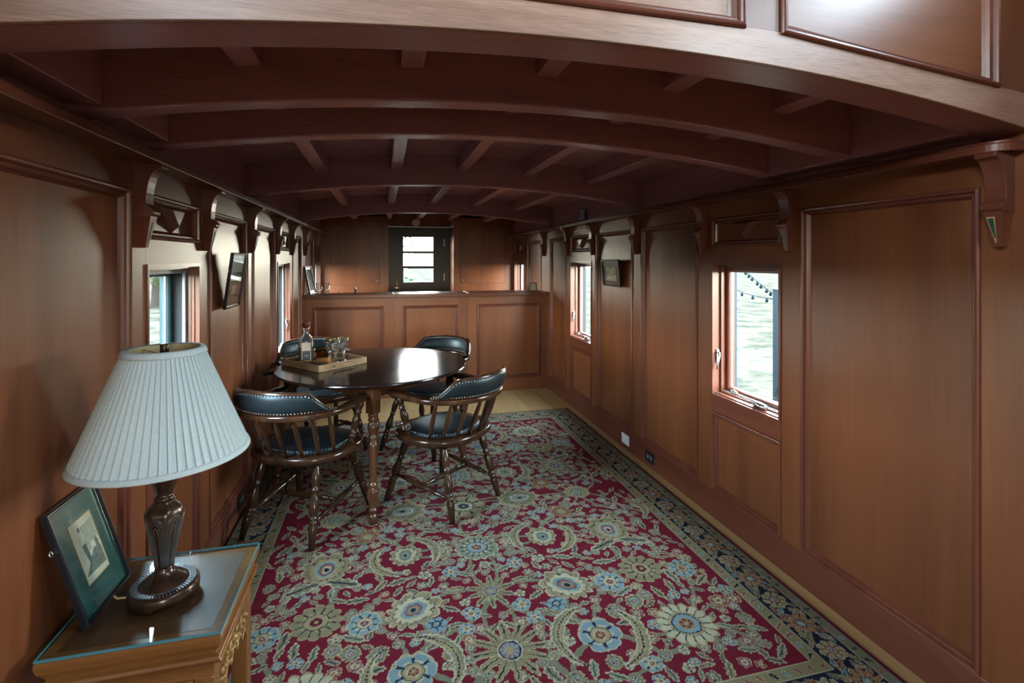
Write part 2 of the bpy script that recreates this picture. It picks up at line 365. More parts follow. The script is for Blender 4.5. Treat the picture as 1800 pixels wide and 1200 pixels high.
# ------------------------------------------------------------------ side walls
WIN = []
def side_wall(side):
    sgn = 'left' if side == 'L' else 'right'
    f = wfn(side); mb = MB()
    wins = [(a, b) for (t, a, b) in BAYS if t == 'w']
    ys = [YREAR] + [v for w in wins for v in w] + [YD + .15]
    for i in range(0, len(ys), 2): wbox(mb, side, ys[i], ys[i + 1], -.05, 2.13, -.16 if side == 'R' else -.138, -.022)
    for a, b in wins:
        po_ = -.16 if side == 'R' else -.138
        wbox(mb, side, a, b, -.05, WZ0, po_, -.022); wbox(mb, side, a, b, WZ1, 2.13, po_, -.022)
    wall = struct('wall_' + sgn, mb, 'panel_wood_Y', 'mahogany panelled wall on the %s side of the room' % sgn)
    # stiles, full height between the bays
    edges = [(-1.5, .3)] + [(a, b) for (_, a, b) in BAYS]
    prev = YREAR; st = []
    for a, b in edges: st.append((prev, a)); prev = b
    st.append((prev, YB + .3))
    for a, b in st:
        wbox(MB(), side, a, b, ZB - .004, ZT, -.03, 0).build('stile', 'panel_wood_Z', wall, .0015)
    wbox(MB(), side, YREAR, YB + .3, ZT, ZLED, -.03, .0).build('frieze_rail', 'panel_wood_Y', wall)
    wbox(MB(), side, 1.22, YB + .4, ZLED + .036, 2.115, -.024, -.018).build('upper_board', 'beam_wood_Y', wall)
    all_bays = [('p', -1.5, .3)] + BAYS
    for t, a, b in all_bays:
        if t == 'p':
            wbox(MB(), side, a + .03, b - .03, ZB + .03, ZT - .03, -.03, -.019).build('wall_panel', 'panel_wood_Z', wall)
            MB().frame(a, b, ZB, ZT, MOLD, f).build('panel_moulding', 'trim_wood_Z', wall)
        else:
            wbox(MB(), side, a, b, WZ1, 1.572, -.03, 0).build('rail', 'panel_wood_Y', wall)
            wbox(MB(), side, a, b, .62, WZ0, -.03, .004).build('window_stool', 'trim_wood_Y', wall, .002)
            wbox(MB(), side, a + .03, b - .03, ZB + .03, .59, -.03, -.019).build('wall_panel', 'panel_wood_Z', wall)
            MB().frame(a, b, ZB, .62, MOLD, f).build('panel_moulding', 'trim_wood_Z', wall)
            wbox(MB(), side, a + .02, b - .02, 1.592, 1.717, -.03, -.019).build('frieze_panel', 'panel_wood_Y', wall)
            MB().frame(a, b, 1.572, 1.737, MOLD, f).build('panel_moulding', 'trim_wood_Y', wall)
            m = (a + b) / 2; tri = MB()
            o3 = [(m - .105, 1.703), (m + .105, 1.703), (m, 1.603)]; i3 = [(m - .062, 1.694), (m + .062, 1.694), (m, 1.634)]
            V = [f(p[0], p[1], -.021) for p in o3] + [f(p[0], p[1], .012) for p in i3]
            tri.add(V, [(0, 1, 4, 3), (1, 2, 5, 4), (2, 0, 3, 5), (3, 4, 5)])
            tri.build('triangle_ornament', 'trim_wood_Y', wall)
    # brackets under the ledge
    for y in CORB + [-.9]:
        prof = [(-.01, ZLED), (.082, ZLED), (.082, ZLED - .012)]
        for k in range(9):
            q = PI / 2 * k / 8; prof.append((.078 - .042 * math.sin(q), ZLED - .016 - .105 * (1 - math.cos(q))))
        prof += [(.036, 1.688), (.055, 1.672), (.058, 1.662), (.056, 1.654), (.046, 1.646), (-.01, 1.646)]
        hw = .029
        br = MB().prism(prof, lambda p, z, yy: f(yy, z, p), y - hw, y + hw).build('bracket', 'trim_wood_Z', wall, .0015)
        pd = MB(); a, b = .026, .010
        V = [f(y - a, 1.648, -.01), f(y + a, 1.648, -.01), f(y + a, 1.648, .048), f(y - a, 1.648, .048),
             f(y - b, 1.540, -.01), f(y + b, 1.540, -.01), f(y + b, 1.540, .026), f(y - b, 1.540, .026)]
        pd.add(V, [(0, 1, 2, 3), (7, 6, 5, 4), (3, 2, 6, 7), (1, 5, 6, 2), (0, 3, 7, 4)])
        pd.build('pendant', 'trim_wood_Z', br)
        for mat, nm, g, off in (('tan_edge', 'inlay_border', .0115, .0006), ('green_inlay', 'inlay', .0078, .0014)):
            t0 = 1.632 if nm == 'inlay_border' else 1.627; t1 = 1.552 if nm == 'inlay_border' else 1.566
            px = lambda z: .026 + (.048 - .026) * (z - 1.540) / .108 + off
            yc_ = y + .008
            MB().add([f(yc_ - g, t0, px(t0)), f(yc_ + g, t0, px(t0)), f(y + .004, t1, px(t1)), f(y + .001, t1, px(t1)),
                      f(yc_ - g, t0, px(t0) - .003), f(yc_ + g, t0, px(t0) - .003), f(y + .004, t1, px(t1) - .003), f(y + .001, t1, px(t1) - .003)],
                     [(0, 1, 2, 3), (0, 4, 5, 1), (1, 5, 6, 2), (2, 6, 7, 3), (3, 7, 4, 0)]).build(nm, mat, br)
    base = MB(); wbox(base, side, YREAR, YP, 0, ZB, -.03, .003)
    wbox(base, side, YP + .1, YB, 0, ZB, -.03, .003)
    struct('baseboard_' + sgn, base, 'trim_wood_Y', 'plain mahogany baseboard along the %s wall' % sgn, .002)
    # ledge with rounded near end
    def ledge(y_near, y_far, tn):
        r = .07; out = []
        for k in range(9):
            q = PI / 2 * k / 8; out.append((y_near + r - r * math.cos(q), .015 + r * math.sin(q)))
        poly = [(y_near, -.03)] + out + [(y_far, .085), (y_far, -.03)]
        mb = MB().prism(poly, lambda a, b, z: f(a, z, b), ZLED, ZLED + .026)
        mb2 = [(y_near + .012, -.03)] + [(max(a, y_near + .012), b - .012) for a, b in out] + [(y_far, .073), (y_far, -.03)]
        mb.prism(mb2, lambda a, b, z: f(a, z, b), ZLED + .026, ZLED + .036)
        return struct(tn, mb, 'trim_wood_Y', 'long mahogany ledge on brackets along the %s wall' % sgn, .003)
    ledge(1.085, YB, 'trim_1' if side == 'L' else 'trim_2')
    # windows
    for a, b in wins: WIN.append((side, a, b))
    return wall
wall_left = side_wall('L'); wall_right = side_wall('R')

WLAB = {('L', 0): 'left-wall window just behind the table lamp', ('L', 1): 'left-wall window between the hung picture and the partition',
        ('L', 2): 'narrow sliver of left-wall window behind the partition', ('R', 0): 'nearest right-wall casement window with crank showing grass field',
        ('R', 1): 'middle right-wall casement window left of the small framed photo', ('R', 2): 'farthest right-wall window behind the partition'}
cnt = {'L': 0, 'R': 0}; wi = 0
for side, a, b in WIN:
    f = wfn(side); wi += 1; k = cnt[side]; cnt[side] += 1
    fr = MB()
    t = .014
    if side == 'R': fr.frame(a, b, WZ0, WZ1, [(0, .003), (0, .006), (t, .006), (t, -.045), (t + .013, -.045), (t + .013, -.070), (t, -.070), (t, -.113), (0, -.113), (0, .003)], f)
    else: fr.frame(a, b, WZ0, WZ1, [(0, .003), (0, .006), (t, .006), (t, -.014), (t + .006, -.014), (t + .006, -.026), (t + .010, -.026), (t + .010, -.040), (0, -.040), (0, .003)], f)
    w = struct('window_%d' % wi, fr, 'trim_wood_Z', WLAB[(side, k)])
    q = t + .004
    y_in = -.113 if side == 'R' else -.040; y_out = -.161 if side == 'R' else -.1385
    MB().frame(a, b, WZ0, WZ1, [(0, y_in - .0002), (t, y_in - .0002), (t, y_out), (0, y_out), (0, y_in - .0002)], f).build('outer_frame', 'clad_grey', w)
    so = 0 if side == 'R' else -.026
    MB().frame(a + q, b - q, WZ0 + q, WZ1 - q, [(0, so - .078), (.006, so - .074), (.028, so - .074), (.034, so - .080), (.036, so - .088), (.036, so - .112), (0, so - .112), (0, so - .078)], f).build('sash', 'trim_wood_Z' if side == 'R' else 'sash_teal', w)
    g = MB(); wbox(g, side, a + q + .03, b - q - .03, WZ0 + q + .03, WZ1 - q - .03, so - .100, so - .096); g.build('pane', 'window_glass', w)
    e = q + .036
    MB().frame(a + e - .002, b - e + .002, WZ0 + e - .002, WZ1 - e + .002, [(0, so - .088), (.004, so - .088), (.004, so - .095), (0, so - .095)], f).build('glazing_strip', 'alu_frame', w)
    if side == 'L':
        MB().frame(a + q, b - q, WZ0 + q, WZ1 - q, [(0, -.045), (.002, -.042), (.022, -.042), (.024, -.045), (.024, -.054), (0, -.054), (0, -.045)], f).build('screen_frame', 'alu_frame', w)
    else:
        s_ = MB(); wbox(s_, side, a + q, b - q, WZ0 + t + .001, WZ0 + t + .016, -.071, -.060); s_.build('weather_strip', 'alu_frame', w, .002)
        s_ = MB(); wbox(s_, side, a + t, b - t, WZ0 + t, WZ0 + t + .006, -.040, -.010); s_.build('sill_strip', 'trim_wood_Y', w, .001)
    # crank: body, folded arm and knob lying along the sill
    c0 = (a + b) / 2 - .05 if side == 'R' else (a + b) / 2
    ck = MB(); zc = WZ0 + t + .018
    ck.lathe(f(c0 - .085, zc, -.030), f(c0 + .02, zc + .004, -.030), [(0, .006), (.08, .016), (.5, .018), (.85, .015), (1, .006)], 12)
    ck.lathe(f(c0 - .02, zc + .012, -.022), f(c0 + .13, zc + .022, -.012), [(0, .008), (.1, .010), (.6, .007), (.8, .006), (1, .005)], 10)
    ck.lathe(f(c0 + .115, zc + .022, -.014), f(c0 + .165, zc + .030, -.010), [(0, .004), (.15, .011), (.6, .012), (.9, .009), (1, .003)], 10)
    ck.build('crank_handle', 'chrome', w)
    # lever lock on the far jamb
    yl = b - t - .004; lk = MB(); zl = WZ0 + .24
    lk.box(*sorted((f(0, 0, -.018)[0], f(0, 0, -.034)[0])), yl - .004, yl + .004, zl - .05, zl + .03)
    lk.tube([f(yl - .004, zl + .012, -.026), f(yl - .020, zl + .010, -.024), f(yl - .024, zl - .01, -.020), f(yl - .018, zl - .055, -.014), f(yl - .014, zl - .085, -.010)], [.006, .007, .007, .006, .004], 8)
    lk.build('lock_lever', 'chrome', w)
    xx = f(0, 0, -.125)[0]
    portal((xx, (a + b) / 2, (WZ0 + WZ1) / 2), (0, PI / 2 if side == 'R' else -PI / 2, 0), WZ1 - WZ0 - .04, b - a - .04)

# ------------------------------------------------------------------ ceiling, beams and purlins
XA, XB = XL - .035, XR + .035
NX = 28
def xs(i): return XA + (XB - XA) * i / NX
cl = MB(); bw = .052; y = 1.2
while y < YD + .2:                     # narrow beaded boards, each with its own edges
    V = []; F = []; y2 = y + bw - .003
    for i in range(NX + 1):
        x = xs(i); z = zceil(x); V += [(x, y - .0015, z + .012), (x, y + .002, z), (x, y2 - .002, z), (x, y2 + .0015, z + .012)]
    for i in range(NX):
        for k in range(3): a = i * 4 + k; F.append((a, a + 1, a + 5, a + 4))
    cl.add(V, F); y += bw
V = []; F = []
for i in range(NX + 1):
    x = xs(i); V += [(x, 1.2, zceil(x) + .012), (x, YD + .2, zceil(x) + .012), (x, 1.2, zceil(x) + .05), (x, YD + .2, zceil(x) + .05)]
for i in range(NX):
    a = i * 4; F += [(a, a + 1, a + 5, a + 4), (a + 2, a + 6, a + 7, a + 3)]
cl.add(V, F)
ceiling = struct('ceiling', cl, 'beam_wood_X', 'arched ceiling of narrow dark mahogany boards')
def arch(y0, y1, name, parent, mat, top=None, bevel=.006):
    V = []; F = []
    for i in range(NX + 1):
        x = xs(i); zt = zceil(x) + .006 if top is None else top
        V += [(x, y0, zarch(x)), (x, y1, zarch(x)), (x, y1, zt), (x, y0, zt)]
    for i in range(NX):
        for k in range(4): a = i * 4; F.append((a + k, a + (k + 1) % 4, a + 4 + (k + 1) % 4, a + 4 + k))
    F.append((0, 3, 2, 1)); e = NX * 4; F.append((e, e + 1, e + 2, e + 3))
    return MB().add(V, F).build(name, mat, parent, bevel)
ARCH = [(1.603, 1.683), (2.04, 2.12), (3.44, 3.515), (5.54, 5.615)]
for a, b in ARCH: arch(a, b, 'arched_beam', ceiling, 'beam_wood_X')
segs = [(1.213, 1.603), (1.683, 2.04), (2.12, 3.44), (3.515, 5.54), (5.615, 7.8)]
for a, b in segs:
    for px in (-.375, .088, .5285, .990, 1.455):
        V = []
        for yy in (a - .005, b + .005):
            V += [(px - .036, yy, zarch(px - .036) + .103), (px + .036, yy, zarch(px + .036) + .103), (px + .036, yy, zceil(px) + .01), (px - .036, yy, zceil(px) + .01)]
        MB().add(V, [(0, 1, 2, 3), (7, 6, 5, 4), (0, 4, 5, 1), (1, 5, 6, 2), (2, 6, 7, 3), (3, 7, 4, 0)]).build('purlin', 'beam_wood_Y', ceiling, .004)
for x0, x1 in ((XL - .03, XL + .075), (XR - .085, XR + .03)):
    zb = 1.917 if x0 < 0 else 1.897
    MB().box(x0, x1, 1.213, 1.603, zb, 2.11).build('header', 'beam_wood_Y', ceiling, .003)
    MB().box(x0, x1, 1.683, 2.04, zb, 2.11).build('header', 'beam_wood_Y', ceiling, .003)
    MB().box(x0, x1 + (0 if x0 < 0 else 0), 1.603, 1.683, zb, 1.95).build('header', 'beam_wood_Y', ceiling)
    MB().box(x0, x1, 2.04, 2.12, zb, 1.95).build('header', 'beam_wood_Y', ceiling)

# ------------------------------------------------------------------ raised cupola above the camera: arch, panelled face, windows
CZ = 3.25
V = []; F = []
for i in range(NX + 1):
    x = xs(i); V += [(x, 1.085, zarch(x)), (x, 1.213, zarch(x)), (x, 1.213, 2.3), (x, 1.10, 2.3), (x, 1.10, 2.02), (x, 1.085, 2.02)]
cup = MB().box(XA - .1, XB + .1, 1.11, 1.2, 2.04, CZ)
cup_front = struct('wall_cupola', cup, 'panel_wood_X', 'panelled face above the arch at the top of the picture')
# arch board (rail) with its bottom following the curve
def zrail(x):
    xm = abs(x - XC)
    return 2.078 if xm < .36 else max(2.078 - (xm - .43) * .097 if xm > .43 else 2.078, 1.95)
V = []; F = []
for i in range(NX * 2 + 1):
    x = XA + (XB - XA) * i / (NX * 2); zt = zrail(x) + .006
    V += [(x, 1.098, zarch(x)), (x, 1.213, zarch(x)), (x, 1.213, zt), (x, 1.098, zt)]
VF = [(x_, 1.085 if y_ < 1.1 else 1.0978, z_) for x_, y_, z_ in V]
for i in range(NX * 2):
    a = i * 4
    for k in range(4): F.append((a + k, a + (k + 1) % 4, a + 4 + (k + 1) % 4, a + 4 + k))
F.append((0, 3, 2, 1)); e = NX * 8; F.append((e, e + 1, e + 2, e + 3))
MB().add(V, F).build('arch_board', 'beam_wood_X', cup_front); MB().add(VF, F).build('arch_face', 'arch_sheen_wood', cup_front, .002)  # same board; front skin coloured paler to paint in the light falling on it
ff = lambda a, b, h: (a, 1.085 - h, b)
def cpanel(a0, a1, s0):
    MB().add([(a0 + .02, 1.104, 2.05), (a1 - .02, 1.104, 2.0), (a1 - .02, 1.104, 2.76), (a0 + .02, 1.104, 2.76)], [(0, 1, 2, 3)]).build('face_panel', 'arch_sheen_wood' if abs((a0 + a1) / 2 - XC) < .2 else 'panel_wood_X', cup_front)
    b0 = zrail(a0)
    MB().frame(a0, a1, b0, 2.78, MOLD, ff, slant=s0).build('panel_moulding', 'trim_wood_X', cup_front)
cpanel(.177, .880, 0.0); cpanel(.985, 1.747, .074); 
# mirrored left panel: bottom slopes the other way, build from its outer edge
MB().frame(-.690, .072, 2.004, 2.78, MOLD, ff, slant=-.074).build('panel_moulding', 'trim_wood_X', cup_front)
MB().box(-.67, .052, 1.100, 1.108, 2.01, 2.76).build('face_panel', 'panel_wood_X', cup_front)
for a, b in ((.880, .985), (.072, .177), (1.747, XB + .02), (XA - .02, -.690)):
    MB().box(a, b, 1.087, 1.115, 2.0, 2.78).build('face_stile', 'panel_wood_Z', cup_front)
MB().box(XA, XB, 1.085, 1.115, 2.78, CZ).build('face_rail', 'panel_wood_X', cup_front)
# side and rear walls of the cupola, each with a row of window openings
CR = -2.4
def openwall(name, along, fixed, lo, hi, z0, z1, ops, oz0, oz1, thick, label):
    mb = MB(); e = [lo]
    for a, b in ops: e += [a, b]
    e.append(hi)
    def bx(a, b, c_, d):
        if along == 'y': mb.box(fixed, fixed + thick, a, b, c_, d)
        else: mb.box(a, b, fixed, fixed + thick, c_, d)
    for i in range(0, len(e), 2): bx(e[i], e[i + 1], z0, z1)
    for a, b in ops: bx(a, b, z0, oz0); bx(a, b, oz1, z1)
    return struct(name, mb, 'panel_wood_Z', label)
sops = [(-1.10, -.25), (.30, .70)]
openwall('wall_cupola_left', 'y', XL - .12, CR, 1.2, 2.1, CZ, sops, 2.54, 2.94, .06, 'upper side wall of the raised cupola on the left')
openwall('wall_cupola_right', 'y', XR + .06, CR, 1.2, 2.1, CZ, sops, 2.54, 2.94, .06, 'upper side wall of the raised cupola on the right')
rops = [(.25, .80)]
openwall('wall_rear', 'x', YREAR - .06, XA - .12, XB + .12, -.05, CZ, rops, 1.0, 1.85, .06, 'end wall behind the viewpoint with a single window')
struct('cupola_roof', MB().box(XA - .2, XB + .2, CR - .1, 1.3, CZ, CZ + .06), 'beam_wood_Y', 'flat roof of the cupola above the viewpoint').name = 'ceiling_cupola'
for a, b in sops:
    portal((XL - .13, (a + b) / 2, 2.74), (0, -PI / 2, 0), .40, b - a)
    portal((XR + .13, (a + b) / 2, 2.74), (0, PI / 2, 0), .40, b - a)
for a, b in rops: portal(((a + b) / 2, YREAR - .07, 1.425), (PI / 2, 0, 0), b - a, .85)

# ------------------------------------------------------------------ partition (half-height panelled counter)
ZC = 1.128
pw = struct('wall_partition', MB().box(XL - .02, XR + .02, YP + .012, YP + .1, 0, ZC - .04), 'panel_wood_Z', 'half-height panelled partition across the far end of the room')
pf = lambda a, b, h: (a, YP - h, b)
PP = [(-.705, .010), (.216, .822), (1.030, 1.768)]
e = [XL - .005] + [v for p in PP for v in p] + [XR + .005]
cuts = [.114, .924]
for i in range(0, len(e), 2):
    if i in (2, 4):
        c_ = cuts[i // 2 - 1]
        MB().box(e[i], c_ - .0015, YP, YP + .02, 0, ZC - .04).build('stile', 'panel_wood_Z', pw, .0015); MB().box(c_ + .0015, e[i + 1], YP, YP + .02, 0, ZC - .04).build('stile', 'panel_wood_Z', pw, .0015)
    else: MB().box(e[i], e[i + 1], YP, YP + .02, 0, ZC - .04).build('stile', 'panel_wood_Z', pw)
for a, b in PP:
    MB().box(a, b, YP, YP + .02, 0, .147).build('rail', 'panel_wood_X', pw); MB().box(a, b, YP, YP + .02, .995, ZC - .04).build('rail', 'panel_wood_X', pw)
    MB().box(a + .03, b - .03, YP + .018, YP + .026, .177, .965).build('wall_panel', 'panel_wood_Z', pw)
    MB().frame(a, b, .147, .995, MOLD, pf).build('panel_moulding', 'trim_wood_X', pw)
cap = MB()
cap.box(XL + .0, .113, YP - .05, YP + .33, ZC - .040, ZC); cap.box(.115, .923, YP - .05, YP + .33, ZC - .040, ZC); cap.box(.925, XR, YP - .05, YP + .33, ZC - .040, ZC)
struct('trim_3', cap, 'trim_wood_X', 'glossy mahogany counter ledge capping the partition', .004)

# ------------------------------------------------------------------ far wall, cabinets, door
bk = MB()
bk.box(XL - .16, .07, YD, YD + .1, 0, 2.2); bk.box(.99, XR + .16, YD, YD + .1, 0, 2.2); bk.box(.07, .99, YD, YD + .1, 1.99, 2.2)
wall_back = struct('wall_back', bk, 'panel_wood_Z', 'far end wall with the dark glazed door')
def tall_cabinet(x0, x1, d0, d1, knob_x, label):
    c_ = thing('tall_cabinet', label, 'cabinet', ((x0 + x1) / 2, YB, 0)); ox = (x0 + x1) / 2
    zt = 2.10
    MB().box(x0 - ox, x1 - ox, .02, YD - YB - .005, 0, zt).build('body', 'panel_wood_Z', c_)
    fb = MB(); fb.box(x0 - ox, d0 - ox, 0, .022, 0, zt); fb.box(d1 - ox, x1 - ox, 0, .022, 0, zt); fb.box(d0 - ox, d1 - ox, 0, .022, 0, 1.155); fb.box(d0 - ox, d1 - ox, 0, .022, 1.955, zt)
    fb.build('face_frame', 'panel_wood_Z', c_)
    d = MB().box(d0 - ox + .003, d1 - ox - .003, -.004, .018, 1.158, 1.952).build('door', 'panel_wood_Z', c_, .002)
    MB().lathe((knob_x - ox, -.004, 1.205), (knob_x - ox, -.03, 1.205), [(0, .005), (.4, .005), (.6, .011), (.85, .011), (1, .004)], 12).build('knob', 'brass', d)
tall_cabinet(XL - .018, .075, -.694, -.045, -.075, 'tall mahogany cabinet left of the far door')
tall_cabinet(.985, XR + .018, 1.080, 1.745, 1.115, 'tall mahogany cabinet right of the far door')
dr = MB()
gx0, gx1, gz0, gz1 = .297, .738, 1.163, 1.836
dr.box(.075, gx0, YD - .05, YD, 0, 1.985); dr.box(gx1, .985, YD - .05, YD, 0, 1.985); dr.box(gx0, gx1, YD - .05, YD, 0, gz0); dr.box(gx0, gx1, YD - .05, YD, gz1, 1.985)
door = struct('door_1', dr, 'door_dark', 'dark far door with a glazed opening of three panes')
h3 = (gz1 - gz0) / 3
for i in range(3): MB().box(gx0, gx1, YD - .028, YD - .024, gz0 + h3 * i, gz0 + h3 * (i + 1)).build('pane', 'window_glass', door)
for i in (1, 2): MB().box(gx0 - .01, gx1 + .01, YD - .06, YD - .02, gz0 + h3 * i - .022, gz0 + h3 * i + .018).build('glazing_bar', 'door_dark', door)
for z in (1.24, 1.76): MB().box(.895, .908, YD - .06, YD - .05, z - .06, z + .05).build('hinge', 'steel_grey', door)
lat = MB().lathe((.20, YD - .062, 1.09), (.20, YD - .062, 1.20), [(0, .008), (.2, .005), (.8, .005), (1, .009)], 8); lat.box(.175, .225, YD - .07, YD - .05, 1.075, 1.088)
lat.build('door_latch', 'brass', door)
MB().tube([(.36 + .085 * math.cos(q), YD - .035, 1.755 + .085 * math.sin(q)) for q in [2 * PI * k / 32 for k in range(32)]], .008, 6, True).build('round_ring', 'black_plastic', door)
portal(((gx0 + gx1) / 2, YD + .02, (gz0 + gz1) / 2), (-PI / 2, 0, 0), gx1 - gx0, gz1 - gz0)
lp = MB().lathe((.482, YD - .001, 2.06), (.482, YD - .05, 2.06), [(0, .066), (.4, .066), (.7, .058), (1, .04)], 24)
tag(lp.build('wall_light', 'fixture_white'), 'small round pale fixture on the wall above the far door', 'light')

# ------------------------------------------------------------------ rug (pattern woven into the pile colour of a fine grid)
def make_rug():
    x0, x1, y0, y1 = -.800, 1.790, 1.290, 4.790
    CX, CYY = .471, 3.03
    gx = np.linspace(x0, x1, 741)
    gy = np.concatenate([np.arange(y0, 2.7, .0035), np.arange(2.7, 3.6, .0045), np.arange(3.6, y1, .006), [y1]])
    X, Y = np.meshgrid(gx, gy); C = np.zeros(X.shape + (3,))
    RED = (.135, .008, .020); NAVY = (.010, .014, .030); TAN = (.30, .235, .125); SAGE = (.175, .165, .105); CREAM = (.42, .37, .24)
    BLUE = (.175, .250, .272); RUST = (.27, .105, .055); ROSE = (.26, .10, .09); DKB = (.030, .045, .085); GRN = (.20, .215, .14); OLV = (.225, .19, .10)
    FX0, FX1, FY0, FY1 = -.55, 1.535, 1.55, 4.54
    C[:] = RED
    # hand-knotted irregularity: every shape is drawn through a gentle wobble
    XW = X + .0032 * np.sin(31 * Y + 17 * X + 1) * np.cos(23 * X - 11 * Y) + .0016 * np.sin(140 * Y + 60 * X) + .0011 * np.sin(310 * X - 120 * Y)
    YW = Y + .0032 * np.sin(29 * X - 13 * Y + 2) * np.cos(27 * Y + 9 * X) + .0016 * np.sin(150 * X - 50 * Y) + .0011 * np.sin(290 * Y + 130 * X)
    def win(cx, cy, R):
        i0, i1 = np.searchsorted(gx, (cx - R, cx + R)); j0, j1 = np.searchsorted(gy, (cy - R, cy + R))
        return (slice(j0, j1), slice(i0, i1))
    def loc(cx, cy, R, ang=0.0, flip=1, pad=1.35):
        sl = win(cx, cy, R * pad); u = (XW[sl] - cx) / R * flip; v = (YW[sl] - cy) / R
        a, b = math.cos(ang), math.sin(ang); return sl, u * a + v * b, -u * b + v * a
    def put(sl, m, col):
        if m.size: C[sl][m] = col
    def rosette(cx, cy, R, n=8, pet=TAN, ring=BLUE, core=ROSE, edge=CREAM, ang=0.0, line=NAVY):
        sl, u, v = loc(cx, cy, R, ang); r = np.hypot(u, v); th = np.arctan2(v, u)
        k = np.abs(np.cos(n * th / 2)); e = .78 + .22 * k ** .6
        put(sl, r < e + .07, edge); put(sl, r < e, pet)
        put(sl, (r < e) & (r > .45) & (np.abs(np.sin(n * th / 2)) > .965), line)
        put(sl, (r < .62) & (k > .55) & (r > .48), edge)
        put(sl, r < .50, line); put(sl, r < .46, ring); put(sl, r < .30, edge); put(sl, r < .24, core)
        put(sl, (r < .24) & (np.abs(np.sin(3 * th)) > .9), line); put(sl, r < .09, TAN)
    def burst(cx, cy, R, n=10, ang=0.0):
        sl, u, v = loc(cx, cy, R, ang); r = np.hypot(u, v); th = np.arctan2(v, u)
        k = np.abs(np.cos(n * th / 2)); e = .42 + .58 * k ** 1.6 + .06 * np.abs(np.sin(3 * n * th))
        put(sl, r < e + .05, CREAM); put(sl, r < e, OLV); put(sl, (r < e - .16) & (k > .9), TAN); put(sl, (r < e - .10) & (k > .985) & (r > .3), NAVY)
        put(sl, r < .34, CREAM); put(sl, r < .30, NAVY); put(sl, r < .26, BLUE); put(sl, (r < .26) & (np.abs(np.cos(5 * th)) > .8), ROSE); put(sl, r < .12, TAN)
    def palmette(cx, cy, R, ang=PI / 2, c1=TAN, c2=GRN, c3=BLUE, c4=CREAM, c5=ROSE):
        sl, u, v = loc(cx, cy, R, ang); th = np.arctan2(v, u + .25); r = np.hypot(u + .25, v)
        e = (.56 + .66 * np.clip((1 + np.cos(th)) / 2, 0, 1) ** 2.4) ; ser = .24 * np.abs(np.sin(5.5 * th)) ** .8 - .05
        for s_, col in ((1.06, CREAM), (1.0, c1), (.80, NAVY), (.77, c2), (.60, c4), (.56, c3), (.42, NAVY), (.39, c5), (.26, c4), (.14, NAVY)):
            th2 = np.arctan2(v, u + .25 * s_); r2 = np.hypot(u + .25 * s_, v * (1.0 if s_ > .7 else 1.18)); e2 = .56 + .66 * np.clip((1 + np.cos(th2)) / 2, 0, 1) ** 2.4
            put(sl, r2 < (e2 + (ser if s_ > .7 else ser * .3)) * s_, col)
        put(sl, (r < (e + ser) * .98) & (r > e * .80) & (np.sin(5.5 * th) * np.sin(11 * th + .6) > .35), OLV)
        lines = (np.abs(np.sin(5.5 * th)) < .16) & (r < e * .97) & (r > e * .82); put(sl, lines, NAVY)
    def leaf(cx, cy, L_, ang=0.0, col=SAGE, edge=CREAM, line=NAVY, wd=.36):
        sl, u, v = loc(cx, cy, L_, ang, pad=1.1); w_ = wd * np.cos(np.clip(u, -1, 1) * PI / 2) ** .8 * (1 + .22 * np.sin(u * 14)); ok = np.abs(u) < 1
        put(sl, ok & (np.abs(v) < w_), edge); put(sl, ok & (np.abs(v) < w_ - .09), col); put(sl, ok & (np.abs(v) < .045) & (np.abs(u) < .7), line)
    def sickle(cx, cy, R, a0, a1, w_=.2, col=SAGE, flip=1):
        sl, u, v = loc(cx, cy, R, 0, flip); r = np.hypot(u, v); th = np.arctan2(v, u); t = ((th - a0) % (2 * PI)) / (a1 - a0)
        ok = (t > 0) & (t < 1); tt = np.clip(t, 0, 1); ww = w_ * np.sin(PI * tt ** .75) ** .8; ser = 1 + .24 * (((tt * 16) % 1) - .5)
        d = r - 1
        put(sl, ok & (d < ww * ser) & (d > -ww * .75 * ser), CREAM); put(sl, ok & (d < ww * ser - .045) & (d > -ww * .75 * ser + .045), col)
        put(sl, ok & (np.abs(d) < ww * .38), TAN); put(sl, ok & (np.abs(d - ww * .05) < .02) & (((tt * 22) % 1) > .25), NAVY)
    def vine(pts, w_=.009, col=SAGE):
        for (ax, ay), (bx, by) in zip(pts[:-1], pts[1:]):
            mx, my = (ax + bx) / 2, (ay + by) / 2; R = math.hypot(bx - ax, by - ay) / 2 + w_ * 2; sl = win(mx, my, R)
            px, py = XW[sl] - ax, YW[sl] - ay; dx, dy = bx - ax, by - ay; t = np.clip((px * dx + py * dy) / (dx * dx + dy * dy + 1e-12), 0, 1)
            put(sl, np.hypot(px - t * dx, py - t * dy) < w_, col)
    def bez(a, b, bow):
        mx, my = (a[0] + b[0]) / 2 - (b[1] - a[1]) * bow, (a[1] + b[1]) / 2 + (b[0] - a[0]) * bow
        return [((1 - t) ** 2 * a[0] + 2 * t * (1 - t) * mx + t * t * b[0], (1 - t) ** 2 * a[1] + 2 * t * (1 - t) * my + t * t * b[1]) for t in [i / 10 for i in range(11)]]
    big = []                                              # quarter plan: offsets from the centre line, distance from the middle row
    def quad(dx, y, fn):
        ys = [y, 2 * CYY - y] if abs(y - CYY) > .12 else [y]
        for yy in ys:
            for sx in ((1, -1) if dx > .02 else (1,)):
                fn(CX + sx * dx, yy, sx, 1 if yy <= CYY + .01 else -1)
    rg = random.Random(11)
